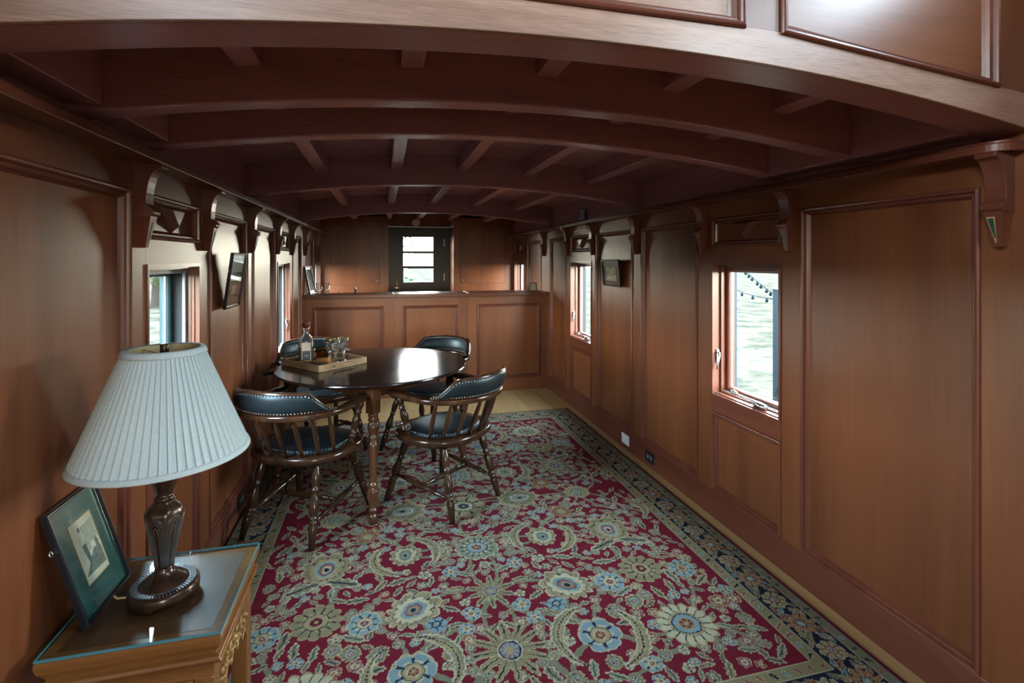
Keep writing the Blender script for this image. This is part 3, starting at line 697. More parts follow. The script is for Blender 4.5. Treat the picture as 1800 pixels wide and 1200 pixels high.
    nodes = [(0, 1.875), (0, 2.231), (0, 2.587), (0, 3.038), (.35, 2.187), (.36, 2.60), (.36, 3.06), (.365, 1.862), (.735, 2.575), (.735, 2.215), (.735, 1.833), (.735, 3.05), (.545, 2.16), (.93, 2.17), (.93, 2.75), (.55, 2.83), (.18, 2.84), (.18, 2.03), (.56, 1.70), (.95, 1.66), (.18, 1.68)]
    # spiralling vines first
    def allsym(pts):
        for sx in (1, -1):
            for sy in (1, -1): vine([(CX + sx * (px), py if sy > 0 else 2 * CYY - py) for px, py in pts])
    rr = random.Random(5)
    for i, a in enumerate(nodes):
        near = sorted(nodes, key=lambda q: (q[0] - a[0]) ** 2 + (q[1] - a[1]) ** 2)[1:4]
        for b in near[:3]: allsym(bez(a, b, rr.choice((-.35, .3, .22, -.25))))
    # small leaves and blossoms scattered everywhere (mirrored)
    taken = [(a[0], a[1], .115) for a in nodes[:12]]
    for _ in range(9000):
        dx = rg.uniform(.0, 1.06); y = rg.uniform(1.57, 3.03); R = rg.choice((.021, .024, .028, .033, .040))
        if any((dx - q[0]) ** 2 + (y - q[1]) ** 2 < (R * .86 + q[2] * .93) ** 2 for q in taken): continue
        taken.append((dx, y, R)); kind = rg.random(); ang = rg.uniform(0, 2 * PI); c_ = rg.choice((BLUE, TAN, ROSE, SAGE, RUST, BLUE, CREAM)); n_ = rg.choice((5, 6, 5)); big_ = R > .03
        def fn(x, yy, sx, sy, R=R, kind=kind, ang=ang, c_=c_, n_=n_):
            if not (FX0 + .02 < x < FX1 - .02): return
            an = ang if sx > 0 else PI - ang
            an = an if sy > 0 else -an
            if kind < .40: rosette(x, yy, R, n_, c_, CREAM, RUST, CREAM if c_ != CREAM else SAGE, an)
            elif kind < .85: leaf(x, yy, R * 1.45, an, rg.choice((SAGE, OLV, GRN)))
            else: palmette(x, yy, R * 1.05, an, TAN, SAGE, BLUE)
        quad(dx, y, fn)
    # sickle leaves around the side palmettes
    def oval(x, y, sx, sy, R=.150):
        sickle(x, y, R, PI * .55, PI * 1.30, .20, SAGE, sx); sickle(x, y, R, -PI * .45, PI * .30, .20, OLV, sx)
        palmette(x, y, .082, PI / 2 if sy > 0 else -PI / 2, TAN, CREAM, OLV, GRN, BLUE)
    quad(.36, 2.60, oval); quad(.365, 1.862, lambda x, y, sx, sy: (oval(x, y, sx, sy, .165), rosette(x, y, .085, 6, BLUE, TAN, RUST)))
    quad(0, 1.875, lambda x, y, sx, sy: burst(x, y, .150, 12)); quad(0, 2.231, lambda x, y, sx, sy: burst(x, y, .105, 10, .2))
    quad(0, 2.587, lambda x, y, sx, sy: rosette(x, y, .108, 14, GRN, BLUE, ROSE)); quad(0, 3.038, lambda x, y, sx, sy: rosette(x, y, .125, 8, TAN, CREAM, DKB, SAGE))
    quad(.35, 2.187, lambda x, y, sx, sy: palmette(x, y, .112, PI * .5 + sx * .9, TAN, CREAM, BLUE, GRN, ROSE))
    quad(.36, 3.06, lambda x, y, sx, sy: palmette(x, y, .118, PI / 2 + sx * PI / 2, TAN, SAGE, CREAM, OLV, BLUE))
    quad(.735, 2.575, lambda x, y, sx, sy: palmette(x, y, .118, PI / 2 * sy, OLV, TAN, BLUE, CREAM, ROSE)); quad(.735, 2.575, lambda x, y, sx, sy: [leaf(x + s_ * .085, y - sy * .125, .095, -s_ * sy * .35, SAGE) for s_ in (1, -1)])
    quad(.735, 2.215, lambda x, y, sx, sy: rosette(x, y, .100, 12, OLV, TAN, RED, TAN)); quad(.735, 1.833, lambda x, y, sx, sy: rosette(x, y, .118, 16, CREAM, BLUE, RUST, TAN))
    quad(.735, 3.05, lambda x, y, sx, sy: rosette(x, y, .078, 16, TAN, GRN, BLUE)); quad(.545, 2.16, lambda x, y, sx, sy: rosette(x, y, .066, 8, BLUE, CREAM, ROSE))
    quad(.93, 2.17, lambda x, y, sx, sy: rosette(x, y, .062, 8, BLUE, TAN, ROSE)); quad(.93, 2.75, lambda x, y, sx, sy: sickle(x, y, .11, PI * .6, PI * 1.4, .24, SAGE, -sx))
    quad(.55, 2.83, lambda x, y, sx, sy: rosette(x, y, .058, 10, RUST, TAN, CREAM, TAN)); quad(.26, 2.08, lambda x, y, sx, sy: rosette(x, y, .042, 6, BLUE, DKB, CREAM, BLUE))
    # borders
    def band(d0, d1):
        dxl = np.minimum(X - (FX0), FX1 - X); dyl = np.minimum(Y - FY0, FY1 - Y); return -np.minimum(dxl, dyl)
    D = band(0, 0)
    for a, b, col in ((0, .004, CREAM), (.004, .052, OLV), (.052, .056, CREAM), (.056, .062, NAVY), (.062, .192, NAVY), (.192, .196, CREAM), (.196, .240, SAGE), (.240, .244, NAVY), (.244, .6, RED)):
        C[(D >= a) & (D < b)] = col
    def along(off, step, fn):
        n_ = int(round((FY1 - FY0 + 2 * off) / step)); st = (FY1 - FY0 + 2 * off) / n_
        for i in range(n_ + 1):
            yy = FY0 - off + i * st
            fn(FX1 + off, yy, i, 0.0); fn(FX0 - off, yy, i, PI)
        n_ = int(round((FX1 - FX0 + 2 * off) / step)); st = (FX1 - FX0 + 2 * off) / n_
        for i in range(1, n_):
            xx = FX0 - off + i * st; fn(xx, FY0 - off, i, -PI / 2); fn(xx, FY1 + off, i, PI / 2)
    def bflower(x, y, i, a):
        if i % 2 == 0: burst_b(x, y, a)
        else: rosette(x, y, .048, 8, TAN, ROSE, BLUE, CREAM, a)
        tx, ty = -math.sin(a), math.cos(a); nx_, ny_ = math.cos(a), math.sin(a)
        for s_ in (1, -1):
            for q, (dt, dn, an) in enumerate(((.062, .030, .9), (.075, -.034, -.8), (.055, .048, .2), (.048, -.048, 2.4))):
                leaf(x + tx * dt * s_ + nx_ * dn * s_, y + ty * dt * s_ + ny_ * dn * s_, .028, a + PI / 2 + an * s_, (TAN, RUST, SAGE, BLUE)[(q + i) % 4], (SAGE, CREAM, TAN, SAGE)[q], NAVY, .42)
    def burst_b(x, y, a):
        sl, u, v = loc(x, y, .062, a); r = np.hypot(u, v); th = np.arctan2(v, u); k = np.abs(np.cos(5 * th)); e = .55 + .45 * k
        put(sl, r < e + .08, CREAM); put(sl, r < e, RUST); put(sl, (r < e - .2) & (k > .8), TAN); put(sl, r < .36, NAVY); put(sl, r < .3, BLUE); put(sl, r < .15, CREAM)
    along(.127, .148, bflower)
    along(.028, .052, lambda x, y, i, a: leaf(x, y, .020, a + .5, (RUST, NAVY, BLUE, ROSE)[i % 4], CREAM, NAVY, .5))
    along(.218, .056, lambda x, y, i, a: leaf(x, y, .018, a - .5, (NAVY, BLUE, ROSE, NAVY)[i % 4], TAN, SAGE, .5))
    # soft edge between yarn colours, slight random wobble already in the shapes
    ny, nx = X.shape
    zt = .010 + .0006 * np.sin(X * 9) * np.sin(Y * 7)
    P = np.stack([X, Y, zt], -1).reshape(-1, 3)
    idx = np.arange(ny * nx).reshape(ny, nx)
    q = np.stack([idx[:-1, :-1], idx[:-1, 1:], idx[1:, 1:], idx[1:, :-1]], -1).reshape(-1, 4)
    # rim down to the floor
    rim = np.concatenate([idx[0, :], idx[1:, -1], idx[-1, -2::-1], idx[-2:0:-1, 0]]); low = P[rim].copy(); low[:, 2] = .001
    nb = len(P); m_ = len(rim); P = np.concatenate([P, low]); a_ = np.arange(m_); b_ = (a_ + 1) % m_
    q2 = np.stack([rim[a_], nb + a_, nb + b_, rim[b_]], -1)
    Q = np.concatenate([q, q2]).astype(np.int32)
    me = bpy.data.meshes.new('rug'); me.vertices.add(len(P)); me.vertices.foreach_set('co', P.astype(np.float32).ravel())
    me.loops.add(Q.size); me.loops.foreach_set('vertex_index', Q.ravel()); me.polygons.add(len(Q))
    me.polygons.foreach_set('loop_start', np.arange(0, Q.size, 4, dtype=np.int32))
    me.update(calc_edges=True)
    col = np.ones((len(P), 4), np.float32); col[:nb, :3] = C.reshape(-1, 3) * .74; col[nb:, :3] = RED
    at = me.color_attributes.new('pile_colour', 'FLOAT_COLOR', 'POINT'); at.data.foreach_set('color', col.ravel())
    me.materials.append(MATS['rug_wool'])
    o = bpy.data.objects.new('rug', me); COL.objects.link(o)
    tag(o, 'large crimson oriental rug with floral pattern and navy border', 'rug')
make_rug()
ZR = .0107

# ------------------------------------------------------------------ round dining table
TZ, TR = .785, .630
tb = thing('dining_table', 'round dark wood pedestal-free dining table with turned brown legs', 'table', (-.055, 3.615, 0))
tb['label'] = 'round dark polished dining table with four turned legs'
sa = math.radians(36); sd = .30
def top_piece(name, lo, hi):
    # slice of the disc between two seam lines at distance lo..hi from the centre
    pts = []
    N_ = 160
    ca, sn = math.cos(sa), math.sin(sa)
    def add_arc():
        out = []
        for k in range(N_):
            q = 2 * PI * k / N_; v = math.sin(q)
            out.append((math.cos(q), v))
        return out
    prof = [(.585, -.024), (.615, -.022), (.626, -.015), (.630, -.010), (.628, -.004), (.622, 0.0)]
    mb = MB()
    rings = []
    for r, dz in prof:
        ring = []
        for k in range(N_):
            q = 2 * PI * k / N_; u, v = r * math.cos(q), r * math.sin(q); v = min(max(v, lo), hi)
            ring.append((u * ca - v * sn, u * sn + v * ca, TZ + dz))
        rings.append(ring)
    V = [p for r_ in rings for p in r_]; F = []
    for i in range(len(prof) - 1):
        for k in range(N_): k2 = (k + 1) % N_; F.append((i * N_ + k, i * N_ + k2, (i + 1) * N_ + k2, (i + 1) * N_ + k))
    F.append(tuple(reversed(range(N_)))); F.append(tuple((len(prof) - 1) * N_ + k for k in range(N_)))
    mb.add(V, F); return mb.build(name, 'table_top_wood', tb)
top_piece('table_top', -.28, sd - .0012); top_piece('drop_leaf', sd + .0012, 2); top_piece('drop_leaf', -2, -.2824)
ap = MB()
for k in range(4):
    q0 = PI / 2 * k; q1 = q0 + PI / 2; r = .50
    a = Vector((r * math.cos(q0), r * math.sin(q0), 0)); b = Vector((r * math.cos(q1), r * math.sin(q1), 0)); d = (b - a).normalized(); nn = Vector((-d.y, d.x, 0)) * .011
    V = [a - nn, b - nn, b + nn, a + nn]
    ap.add([(p.x, p.y, TZ - .105) for p in V] + [(p.x, p.y, TZ - .024) for p in V], [(0, 3, 2, 1), (4, 5, 6, 7), (0, 1, 5, 4), (1, 2, 6, 5), (2, 3, 7, 6), (3, 0, 4, 7)])
ap.build('apron', 'table_leg_wood', tb)
LEGP = [(0, .020), (.01, .024), (.045, .026), (.065, .024), (.075, .017), (.085, .018), (.095, .025), (.11, .026), (.12, .020), (.135, .019), (.20, .030), (.245, .034), (.265, .033), (.29, .024), (.30, .026), (.315, .026), (.325, .020), (.335, .0195), (.36, .020), (.55, .027), (.63, .030), (.665, .027), (.675, .022), (.685, .026), (.70, .026), (.71, .022), (.735, .022), (.765, .031), (.79, .033), (.815, .029), (.83, .023), (.84, .029), (.853, .030), (.866, .024), (.876, .029), (.888, .030), (.90, .025), (.91, .027)]
for q, rf, rt in ((-PI / 2, .650, .530), (0, .625, .525), (PI / 2, .64, .53), (PI, .625, .525)):
    f0 = Vector((rf * math.cos(q), rf * math.sin(q), ZR)); t0 = Vector((rt * math.cos(q), rt * math.sin(q), TZ - .024)); d = t0 - f0
    m = MB(); m.lathe(f0, f0 + d * .80, [(t / .91, r) for t, r in LEGP], 20)
    # square block at the top
    u = Vector((math.cos(q + PI / 4), math.sin(q + PI / 4), 0)); w_ = Vector((-u.y, u.x, 0)); hb = .030; V = []
    for t in (.795, 1.0):
        c_ = f0 + d * t
        for sx, sy in ((1, 1), (-1, 1), (-1, -1), (1, -1)): V.append(c_ + (u * sx + w_ * sy) * hb * .98)
    m.add(V, [(3, 2, 1, 0), (4, 5, 6, 7), (0, 1, 5, 4), (1, 2, 6, 5), (2, 3, 7, 6), (3, 0, 4, 7)])
    m.build('leg', 'table_leg_wood', tb)

# ------------------------------------------------------------------ captain's chairs
ZS = .462                    # seat top
def seat_outline(w, d, n=56, e=2.5):
    P = []
    for k in range(n):
        q = 2 * PI * k / n; c_, s_ = math.cos(q), math.sin(q)
        ww = w * (1 + .05 * s_)
        P.append((ww * math.copysign(abs(c_) ** (2 / e), c_), d * math.copysign(abs(s_) ** (2 / e), s_)))
    return P
def ringmesh(rings, cap0=True, cap1=True):
    n_ = len(rings[0]); V = [p for r in rings for p in r]; F = []
    for i in range(len(rings) - 1):
        for k in range(n_): k2 = (k + 1) % n_; F.append((i * n_ + k, i * n_ + k2, (i + 1) * n_ + k2, (i + 1) * n_ + k))
    m = MB().add(V, F, True)
    if cap0: m.f.append(tuple(reversed(range(n_)))); m.sm.append(True)
    if cap1: m.f.append(tuple((len(rings) - 1) * n_ + k for k in range(n_))); m.sm.append(True)
    return m
TURN = [(0, .014), (.06, .016), (.13, .022), (.20, .0235), (.27, .019), (.30, .015), (.315, .021), (.335, .021), (.35, .015), (.40, .019), (.50, .0255), (.56, .0255), (.61, .019), (.625, .016), (.64, .022), (.655, .022), (.67, .017), (.685, .0225), (.705, .0225), (.72, .019), (.74, .0225), (.78, .0225), (1, .0145)]
def make_chair():
    t = thing('captains_chair', 'chair', 'chair', group='captain chairs around the round table')
    O = seat_outline(.290, .262)
    m = ringmesh([[(x * s_, y * s_, z) for x, y in O] for s_, z in ((.86, ZS - .052), (.94, ZS - .046), (.985, ZS - .034), (1.0, ZS - .020), (.995, ZS - .008), (.975, ZS - .001), (.86, ZS + .001))])
    m.build('seat', 'chair_wood', t)
    I = seat_outline(.232, .205)
    pad = ringmesh([[(x * s_, y * s_ + .012, z) for x, y in I] for s_, z in ((1.0, ZS + .0), (1.0, ZS + .008), (.96, ZS + .015), (.85, ZS + .022), (.6, ZS + .028), (.3, ZS + .031))], False, True)
    pad = pad.build('seat_cushion', 'black_leather', t)
    nh = MB()
    n_ = 76
    I2 = seat_outline(.226, .199, 400)
    acc = [0]
    for k in range(400): acc.append(acc[-1] + math.hypot(I2[(k + 1) % 400][0] - I2[k][0], I2[(k + 1) % 400][1] - I2[k][1]))
    j = 0
    for i in range(n_):
        s_ = acc[-1] * i / n_
        while acc[j + 1] < s_: j += 1
        nh.ico((I2[j % 400][0], I2[j % 400][1] + .012, ZS + .0125), (.0045, .0045, .003), 0)
    tag(nh.build('nailhead_trim', 'nailhead', pad), kind='stuff')
    # legs and stretchers
    legs = {}
    for sx, sy in ((-1, -1), (1, -1), (1, 1), (-1, 1)):
        top = Vector((.165 * sx, .150 * sy, ZS - .045)); foot = Vector(((.212 if sy < 0 else .246) * sx, (-.262 if sy < 0 else .262), ZR))
        MB().lathe(top, foot, TURN, 14).build('leg', 'chair_wood', t); legs[(sx, sy)] = (top, foot)
    mids = {}
    STR = [(0, .009), (.12, .010), (.22, .012), (.25, .016), (.28, .012), (.36, .0145), (.5, .020), (.64, .0145), (.72, .012), (.75, .016), (.78, .012), (.88, .010), (1, .009)]
    for sx in (-1, 1):
        a = legs[(sx, -1)]; b = legs[(sx, 1)]; p = a[0].lerp(a[1], .70); q = b[0].lerp(b[1], .58)
        MB().lathe(p, q, STR, 12).build('stretcher', 'chair_wood', t); mids[sx] = p.lerp(q, .5)
    MB().lathe(mids[-1], mids[1], STR, 12).build('stretcher', 'chair_wood', t)
    # arm rail: horseshoe
    ZA = .698; path = []
    RX, RY = .292, .262
    for k in range(45):
        q = math.radians(180 + 180 * k / 44); path.append((RX * math.cos(q), RY * math.sin(q) - .08, ZA))
    front = [(-(RX - .0015 * i), -.08 + .0425 * i, ZA + .0012 * i) for i in range(6, 0, -1)]
    path = front + path + [(-x_, y_, z_) for x_, y_, z_ in reversed(front)]
    n_ = len(path); V = []; F = []
    for i in range(n_):
        a = Vector(path[max(i - 1, 0)]); b = Vector(path[min(i + 1, n_ - 1)]); d = (b - a); d.z = 0; d.normalize(); nn = Vector((-d.y, d.x, 0))
        e = min(i, n_ - 1 - i); w_ = .027 + (.009 if e < 4 else 0) - (.012 if e == 0 else 0); h = .015
        p = Vector(path[i])
        for sa_, sb in ((-1, -.7), (-.8, -1), (.8, -1), (1, -.7), (1, .7), (.8, 1), (-.8, 1), (-1, .7)): V.append(p + nn * (w_ * sa_) + Vector((0, 0, h * sb)))
    for i in range(n_ - 1):
        for k in range(8): k2 = (k + 1) % 8; F.append((i * 8 + k, i * 8 + k2, (i + 1) * 8 + k2, (i + 1) * 8 + k))
    F.append(tuple(reversed(range(8)))); F.append(tuple((n_ - 1) * 8 + k for k in range(8)))
    MB().add(V, F, True).build('arm_rail', 'chair_wood', t, .003)
    # crest: curved padded board on the back of the rail
    NC = 49
    def crest_pt(tt, hh, off):
        q = math.radians(-90 + tt * 72); rx = RX + .004 + off + hh * .22; ry = RY + .004 + off + hh * .22
        return (rx * math.cos(q), ry * math.sin(q) - .08, ZA + .012 + hh)
    def hgt(tt):
        a = abs(tt)
        if a < .52: return .128 - .010 * (a / .52) ** 2
        s_ = min(1, (a - .52) / .48); return .118 * (1 - s_ * s_ * (3 - 2 * s_)) * (1 - .15 * s_) + .004
    def shell(o0, o1, inset0, inset1, rows=7, bulge=0.0):
        V = []; F = []; nr = rows
        for i in range(NC):
            tt = -1 + 2 * i / (NC - 1); tt *= (1 - inset0 * 1.2); H_ = hgt(tt)
            for side_ in (0, 1):
                for j in range(nr):
                    fr_ = j / (nr - 1); hh = inset0 + (max(H_ - 2 * inset0, .0015)) * fr_ if inset0 else H_ * fr_
                    bl = bulge * math.sin(PI * fr_) ** .5 * max(0, 1 - abs(tt / (1 - inset0 * 1.2)) ** 6) ** .5
                    V.append(crest_pt(tt, hh, o0 if side_ == 0 else o1 + bl))
        def id_(i, s_, j): return i * 2 * nr + s_ * nr + j
        for i in range(NC - 1):
            for j in range(nr - 1):
                F.append((id_(i, 1, j), id_(i + 1, 1, j), id_(i + 1, 1, j + 1), id_(i, 1, j + 1))); F.append((id_(i, 0, j), id_(i, 0, j + 1), id_(i + 1, 0, j + 1), id_(i + 1, 0, j)))
            F.append((id_(i, 0, nr - 1), id_(i, 1, nr - 1), id_(i + 1, 1, nr - 1), id_(i + 1, 0, nr - 1))); F.append((id_(i, 0, 0), id_(i + 1, 0, 0), id_(i + 1, 1, 0), id_(i, 1, 0)))
        return MB().add(V, F, True)
    cf = shell(-.014, .014, 0, 0).build('crest_board', 'chair_wood', t)
    bo = shell(.010, .015, .010, 0, 7, .012).build('back_pad', 'black_leather', t)
    bi = shell(-.010, -.015, .010, 0, 7, -.012).build('back_pad', 'black_leather', t)
    for off, par in ((.0165, bo), (-.0165, bi)):
        nh = MB()
        for k in range(47):
            tt = (-1 + 2 * k / 46) * .975; H_ = hgt(tt)
            if H_ > .030: nh.ico(crest_pt(tt, H_ - .017, off), .0042, 0)
            nh.ico(crest_pt(tt, .015, off), .0042, 0)
        tag(nh.build('nailhead_trim', 'nailhead', par), kind='stuff')
    # spindles and arm posts
    for k in range(8):
        q = math.radians(-90 + (-66 + 132 * k / 7)); b = (.262 * math.cos(q), .232 * math.sin(q) - .008, ZS - .004); e = (RX * math.cos(q) * .985, RY * math.sin(q) * .985 - .08, ZA - .008)
        MB().lathe(b, e, [(0, .0085), (.25, .0105), (.5, .0135), (.7, .0125), (.9, .0095), (1, .0095)], 10).build('spindle', 'chair_wood', t)
    for sx in (-1, 1):
        MB().lathe((.240 * sx, .060, ZS - .004), (.284 * sx, .100, ZA - .008), [(0, .014), (.06, .018), (.12, .015), (.14, .021), (.17, .021), (.19, .016), (.205, .0205), (.23, .0205), (.245, .015), (.33, .019), (.48, .0245), (.60, .020), (.68, .014), (.695, .020), (.72, .020), (.735, .014), (.80, .017), (.9, .021), (1, .015)], 14).build('arm_post', 'chair_wood', t)
    return t
ch = make_chair()
CH = [((-.418, 3.094), -28, 'captain chair with leather back nearest the table lamp, back to viewer'),
      ((.375, 3.181), 40, 'captain chair at the near right of the table, angled toward it'),
      ((-.46, 4.27), -153, 'captain chair at the far left behind the bottle and tray'),
      ((.34, 4.13), 141, 'captain chair at the far right beyond the table, facing the viewer')]
for i, ((x, y), deg, lab) in enumerate(CH):
    o = ch if i == 0 else copy_tree(ch)
    o.location = (x, y, 0); o.rotation_euler = (0, 0, math.radians(deg)); o['label'] = lab

# ------------------------------------------------------------------ tray and what stands on it
A = Vector((-.392, 3.392, 0)); ux = Vector((.285, .244, 0)).normalized(); uy = Vector((-ux.y, ux.x, 0)); rz = math.atan2(ux.y, ux.x)
TW, TD, TH = .375, .425, .045
tr = thing('serving_tray', 'pale wooden serving tray on the round table', 'tray', (A.x, A.y, TZ), rz)
MB().box(.004, TW - .004, .004, TD - .004, .001, .009).build('base', 'tray_wood', tr)
wl = .014
MB().box(0, TW, 0, wl, .001, TH).build('side', 'tray_wood', tr, .002); MB().box(0, TW, TD - wl, TD, .001, TH).build('side', 'tray_wood', tr, .002)
MB().box(0, wl, wl, TD - wl, .001, TH).build('side', 'tray_wood', tr, .002); MB().box(TW - wl, TW, wl, TD - wl, .001, TH).build('side', 'tray_wood', tr, .002)
for y_, s_ in ((-.008, -1), (TD + .008, 1)):
    MB().box(.11, .265, y_ - .009, y_ + .009, .018, .034).build('handle', 'tray_wood', tr, .004)
TB = TZ + .0095
def ontray(a, b): p = A + ux * a + uy * b; return (p.x, p.y, TB)
# square bottle
bt = thing('bottle', 'square clear glass bottle with dark label and red stopper on the tray', 'bottle', ontray(.135, .345), rz - .55)
hw = .047
def sq(w_, z, rr=.010):
    P = []
    for cx, cy, a0 in ((1, 1, 0), (-1, 1, 90), (-1, -1, 180), (1, -1, 270)):
        for k in range(5):
            q = math.radians(a0 + 22.5 * k); P.append((cx * (w_ - rr) + rr * math.cos(q), cy * (w_ - rr) + rr * math.sin(q), z))
    return P
rings = [sq(hw - .004, 0), sq(hw, .004), sq(hw, .150), sq(hw - .006, .166, .016)] + [[(r * math.cos(2 * PI * (k + .5) / 20), r * math.sin(2 * PI * (k + .5) / 20), z) for k in range(20)] for r, z in ((.022, .186), (.018, .196), (.0175, .222), (.021, .224), (.021, .236), (.017, .238))]
inner = [[(x * .86, y * .86, z + (.012 if i == 0 else -.002)) for x, y, z in r] for i, r in enumerate(rings)]
m = ringmesh(rings, True, False); mi = ringmesh(list(reversed(inner)), False, True); m.add(mi.v, mi.f, True)
m.build('glass_body', 'crystal', bt)
MB().lathe((0, 0, .230), (0, 0, .277), [(0, .014), (.14, .015), (.15, .024), (.9, .026), (1, .024)], 18).build('stopper', 'cork_red', bt)
lb = MB().box(-.030, .030, -hw - .0012, -hw - .0003, .012, .138).build('paper_label', 'paper', bt)
MB().box(-.026, .026, -hw - .0022, -hw - .0010, .018, .082).build('label_print', 'label_ink', lb)
MB().box(-.010, .010, -hw - .0028, -hw - .0020, .048, .051).build('label_line', 'paper', lb)
MB().add([(-.048, -.01, .115), (-.064, -.022, .128), (-.066, -.018, .1285), (-.050, -.006, .1155), (-.062, -.02, .098), (-.064, -.016, .0985)], [(0, 1, 4), (3, 5, 2), (1, 2, 5, 4), (0, 3, 2, 1), (0, 4, 5, 3)]).build('paper_tag', 'paper', bt)
# crystal goblets
def make_goblet():
    g = thing('goblet', 'goblet', 'glass', group='crystal goblets on the tray')
    N_ = 24; rings = []
    for z, r, fl in ((0, .030, 0), (.003, .0305, 0), (.006, .024, 0), (.010, .009, 0), (.018, .007, 0), (.026, .011, .3), (.034, .008, .3), (.042, .006, 0), (.048, .012, .2), (.054, .010, 0), (.060, .020, .12), (.072, .029, .12), (.090, .033, .10), (.104, .0345, 0), (.128, .042, 0), (.1285, .0405, 0), (.104, .0325, 0), (.090, .0305, 0), (.074, .026, 0), (.064, .014, 0), (.0625, .003, 0)):
        rings.append([(r * (1 + fl * math.cos(8 * 2 * PI * k / N_) * .5) * math.cos(2 * PI * k / N_), r * (1 + fl * math.cos(8 * 2 * PI * k / N_) * .5) * math.sin(2 * PI * k / N_), z) for k in range(N_)])
    ringmesh(rings).build('cut_glass', 'crystal', g)
    MB().tube([(.0415 * math.cos(2 * PI * k / 24), .0415 * math.sin(2 * PI * k / 24), .1285) for k in range(24)], .0012, 6, True).build('gold_rim', 'brass', g)
    return g
gb = make_goblet()
for i, ((a, b), lab) in enumerate((((.236, .222), 'leftmost of the three crystal goblets, partly hidden behind the middle one'), ((.222, .140), 'front crystal goblet of the three on the tray'), ((.312, .172), 'rightmost of the three crystal goblets on the tray'))):
    o = gb if i == 0 else copy_tree(gb); o.location = ontray(a, b); o.scale = (.86, .86, 1.22); o['label'] = lab
# amber bowl
bw_ = thing('glass_bowl', 'dark amber glass bowl behind the corkscrew on the tray', 'bowl', ontray(.270, .335))
N_ = 32; rr_ = [(.03, 0), (.045, .004), (.068, .03), (.080, .062), (.084, .085), (.081, .085), (.077, .062), (.064, .032), (.042, .009), (.004, .007)]
ringmesh([[(.78 * r * math.cos(2 * PI * k / N_), .78 * r * math.sin(2 * PI * k / N_), z * .85) for k in range(N_)] for r, z in rr_]).build('bowl_body', 'amber_glass', bw_)
# wooden corkscrew lying across the tray
cs = thing('corkscrew', 'turned wooden corkscrew lying in front of the bottle on the tray', 'corkscrew', ontray(.130, .235), rz - .95)
MB().lathe((.01, 0, .022), (.105, -.012, .022), [(0, .012), (.05, .017), (.12, .014), (.18, .018), (.6, .0205), (.9, .022), (1, .019)], 16).build('sleeve', 'olive_wood', cs)
MB().tube([(-.075 + .085 * k / 60, .008 * math.sin(2 * PI * k / 10), .014 + .008 * math.cos(2 * PI * k / 10)) for k in range(61)], .003, 6).build('screw', 'brass', cs)
MB().lathe((-.11, .006, .012), (-.07, .002, .013), [(0, .006), (.3, .011), (.7, .010), (1, .005)], 12).build('tip', 'olive_wood', cs)

# ------------------------------------------------------------------ carved side table with glass top
GX, GY, GZ = -.592, 1.6235, .565
hx, hy = .196, .2065
st = thing('side_table', 'carved brown side table with glass top in the near left corner', 'table', (GX, GY, 0))
def rect_ring(ex, ey, z): return [(-ex, -ey, z), (ex, -ey, z), (ex, ey, z), (-ex, ey, z)]
def rect_stack(rows):
    V = [p for dx, z in rows for p in rect_ring(hx + dx, hy + dx, z)]; F = []
    for i in range(len(rows) - 1):
        for k in range(4): k2 = (k + 1) % 4; F.append((i * 4 + k, i * 4 + k2, i * 4 + 4 + k2, i * 4 + 4 + k))
    F.append((3, 2, 1, 0)); n_ = len(rows) * 4 - 4; F.append((n_, n_ + 1, n_ + 2, n_ + 3)); return MB().add(V, F)
rect_stack([(-.020, .440), (-.020, .478), (-.004, .484), (.000, .492), (-.004, .500), (-.016, .504), (-.010, .516), (-.002, .528), (.002, .545), (.002, .553), (-.002, .557)]).build('moulded_top', 'chinese_wood', st, .0015)
MB().box(-hx + .03, hx - .03, -hy + .03, hy - .03, .5571, .5576).build('top_board', 'chinese_wood_top', st)
gl = MB().box(-hx, hx, -hy, hy, .5578, GZ - .0005).build('glass_top', 'table_glass', st)
MB().frame(-hx - .0006, hx + .0006, -hy - .0006, hy + .0006, [(0, .558), (0, .5648), (.0016, .5650)], lambda a, b, h: (a, b, h)).build('glass_edge', 'glass_edge_tint', gl)
for sx in (-1, 1):
    for sy in (-1, 1):
        cx, cy = sx * (hx - .044), sy * (hy - .044)
        MB().box(cx - .024, cx + .024, cy - .024, cy + .024, ZR * (0 if cx + GX < -.72 else 1), .441).build('leg', 'chinese_wood_Z', st, .004)
def carved(fn, half, name):
    # apron board with scalloped lower edge, raised frame and leaf scrolls
    n_ = 40; P = []
    for k in range(n_ + 1):
        u = -1 + 2 * k / n_; P.append((u * half, .365 + .050 * abs(u) ** 2.2 * -1 + .016 * math.cos(u * 15)))
    poly = [(half, .441), (-half, .441)] + P
    ab = MB().prism(poly, fn, -.006, .006).build(name, 'chinese_wood', st)
    MB().tube([fn(a, b + .004, .007) for a, b in P], .0035, 6).build('apron_bead', 'gilt_carving', ab)
    MB().tube([fn(-half + .004, .436, .007), fn(half - .004, .436, .007)], .0035, 6).build('apron_bead', 'gilt_carving', ab)
    sc = MB()
    for s_ in (-1, 1):
        for cx, r0, ph in ((.030, .020, 0), (.075, .017, 1.2), (.112, .013, 2.2)):
            pts = []; rad = []
            for k in range(22):
                q = ph + k * .36; r = r0 * (1 - k / 26); pts.append(fn(s_ * (cx + r * math.cos(q)), .402 + r * math.sin(q) - .0002 * cx * 100, .008)); rad.append(.0045 * (1 - k / 40))
            sc.tube(pts, rad, 6)
        for k in range(7): sc.ico(fn(s_ * (.012 + .019 * k), .385 + .010 * math.sin(k * 2.1), .007), (.0085, .0085, .0055), 1)
    sc.ico(fn(0, .405, .006), (.013, .013, .012), 2)
    sc.build('leaf_scroll', 'gilt_carving', ab)
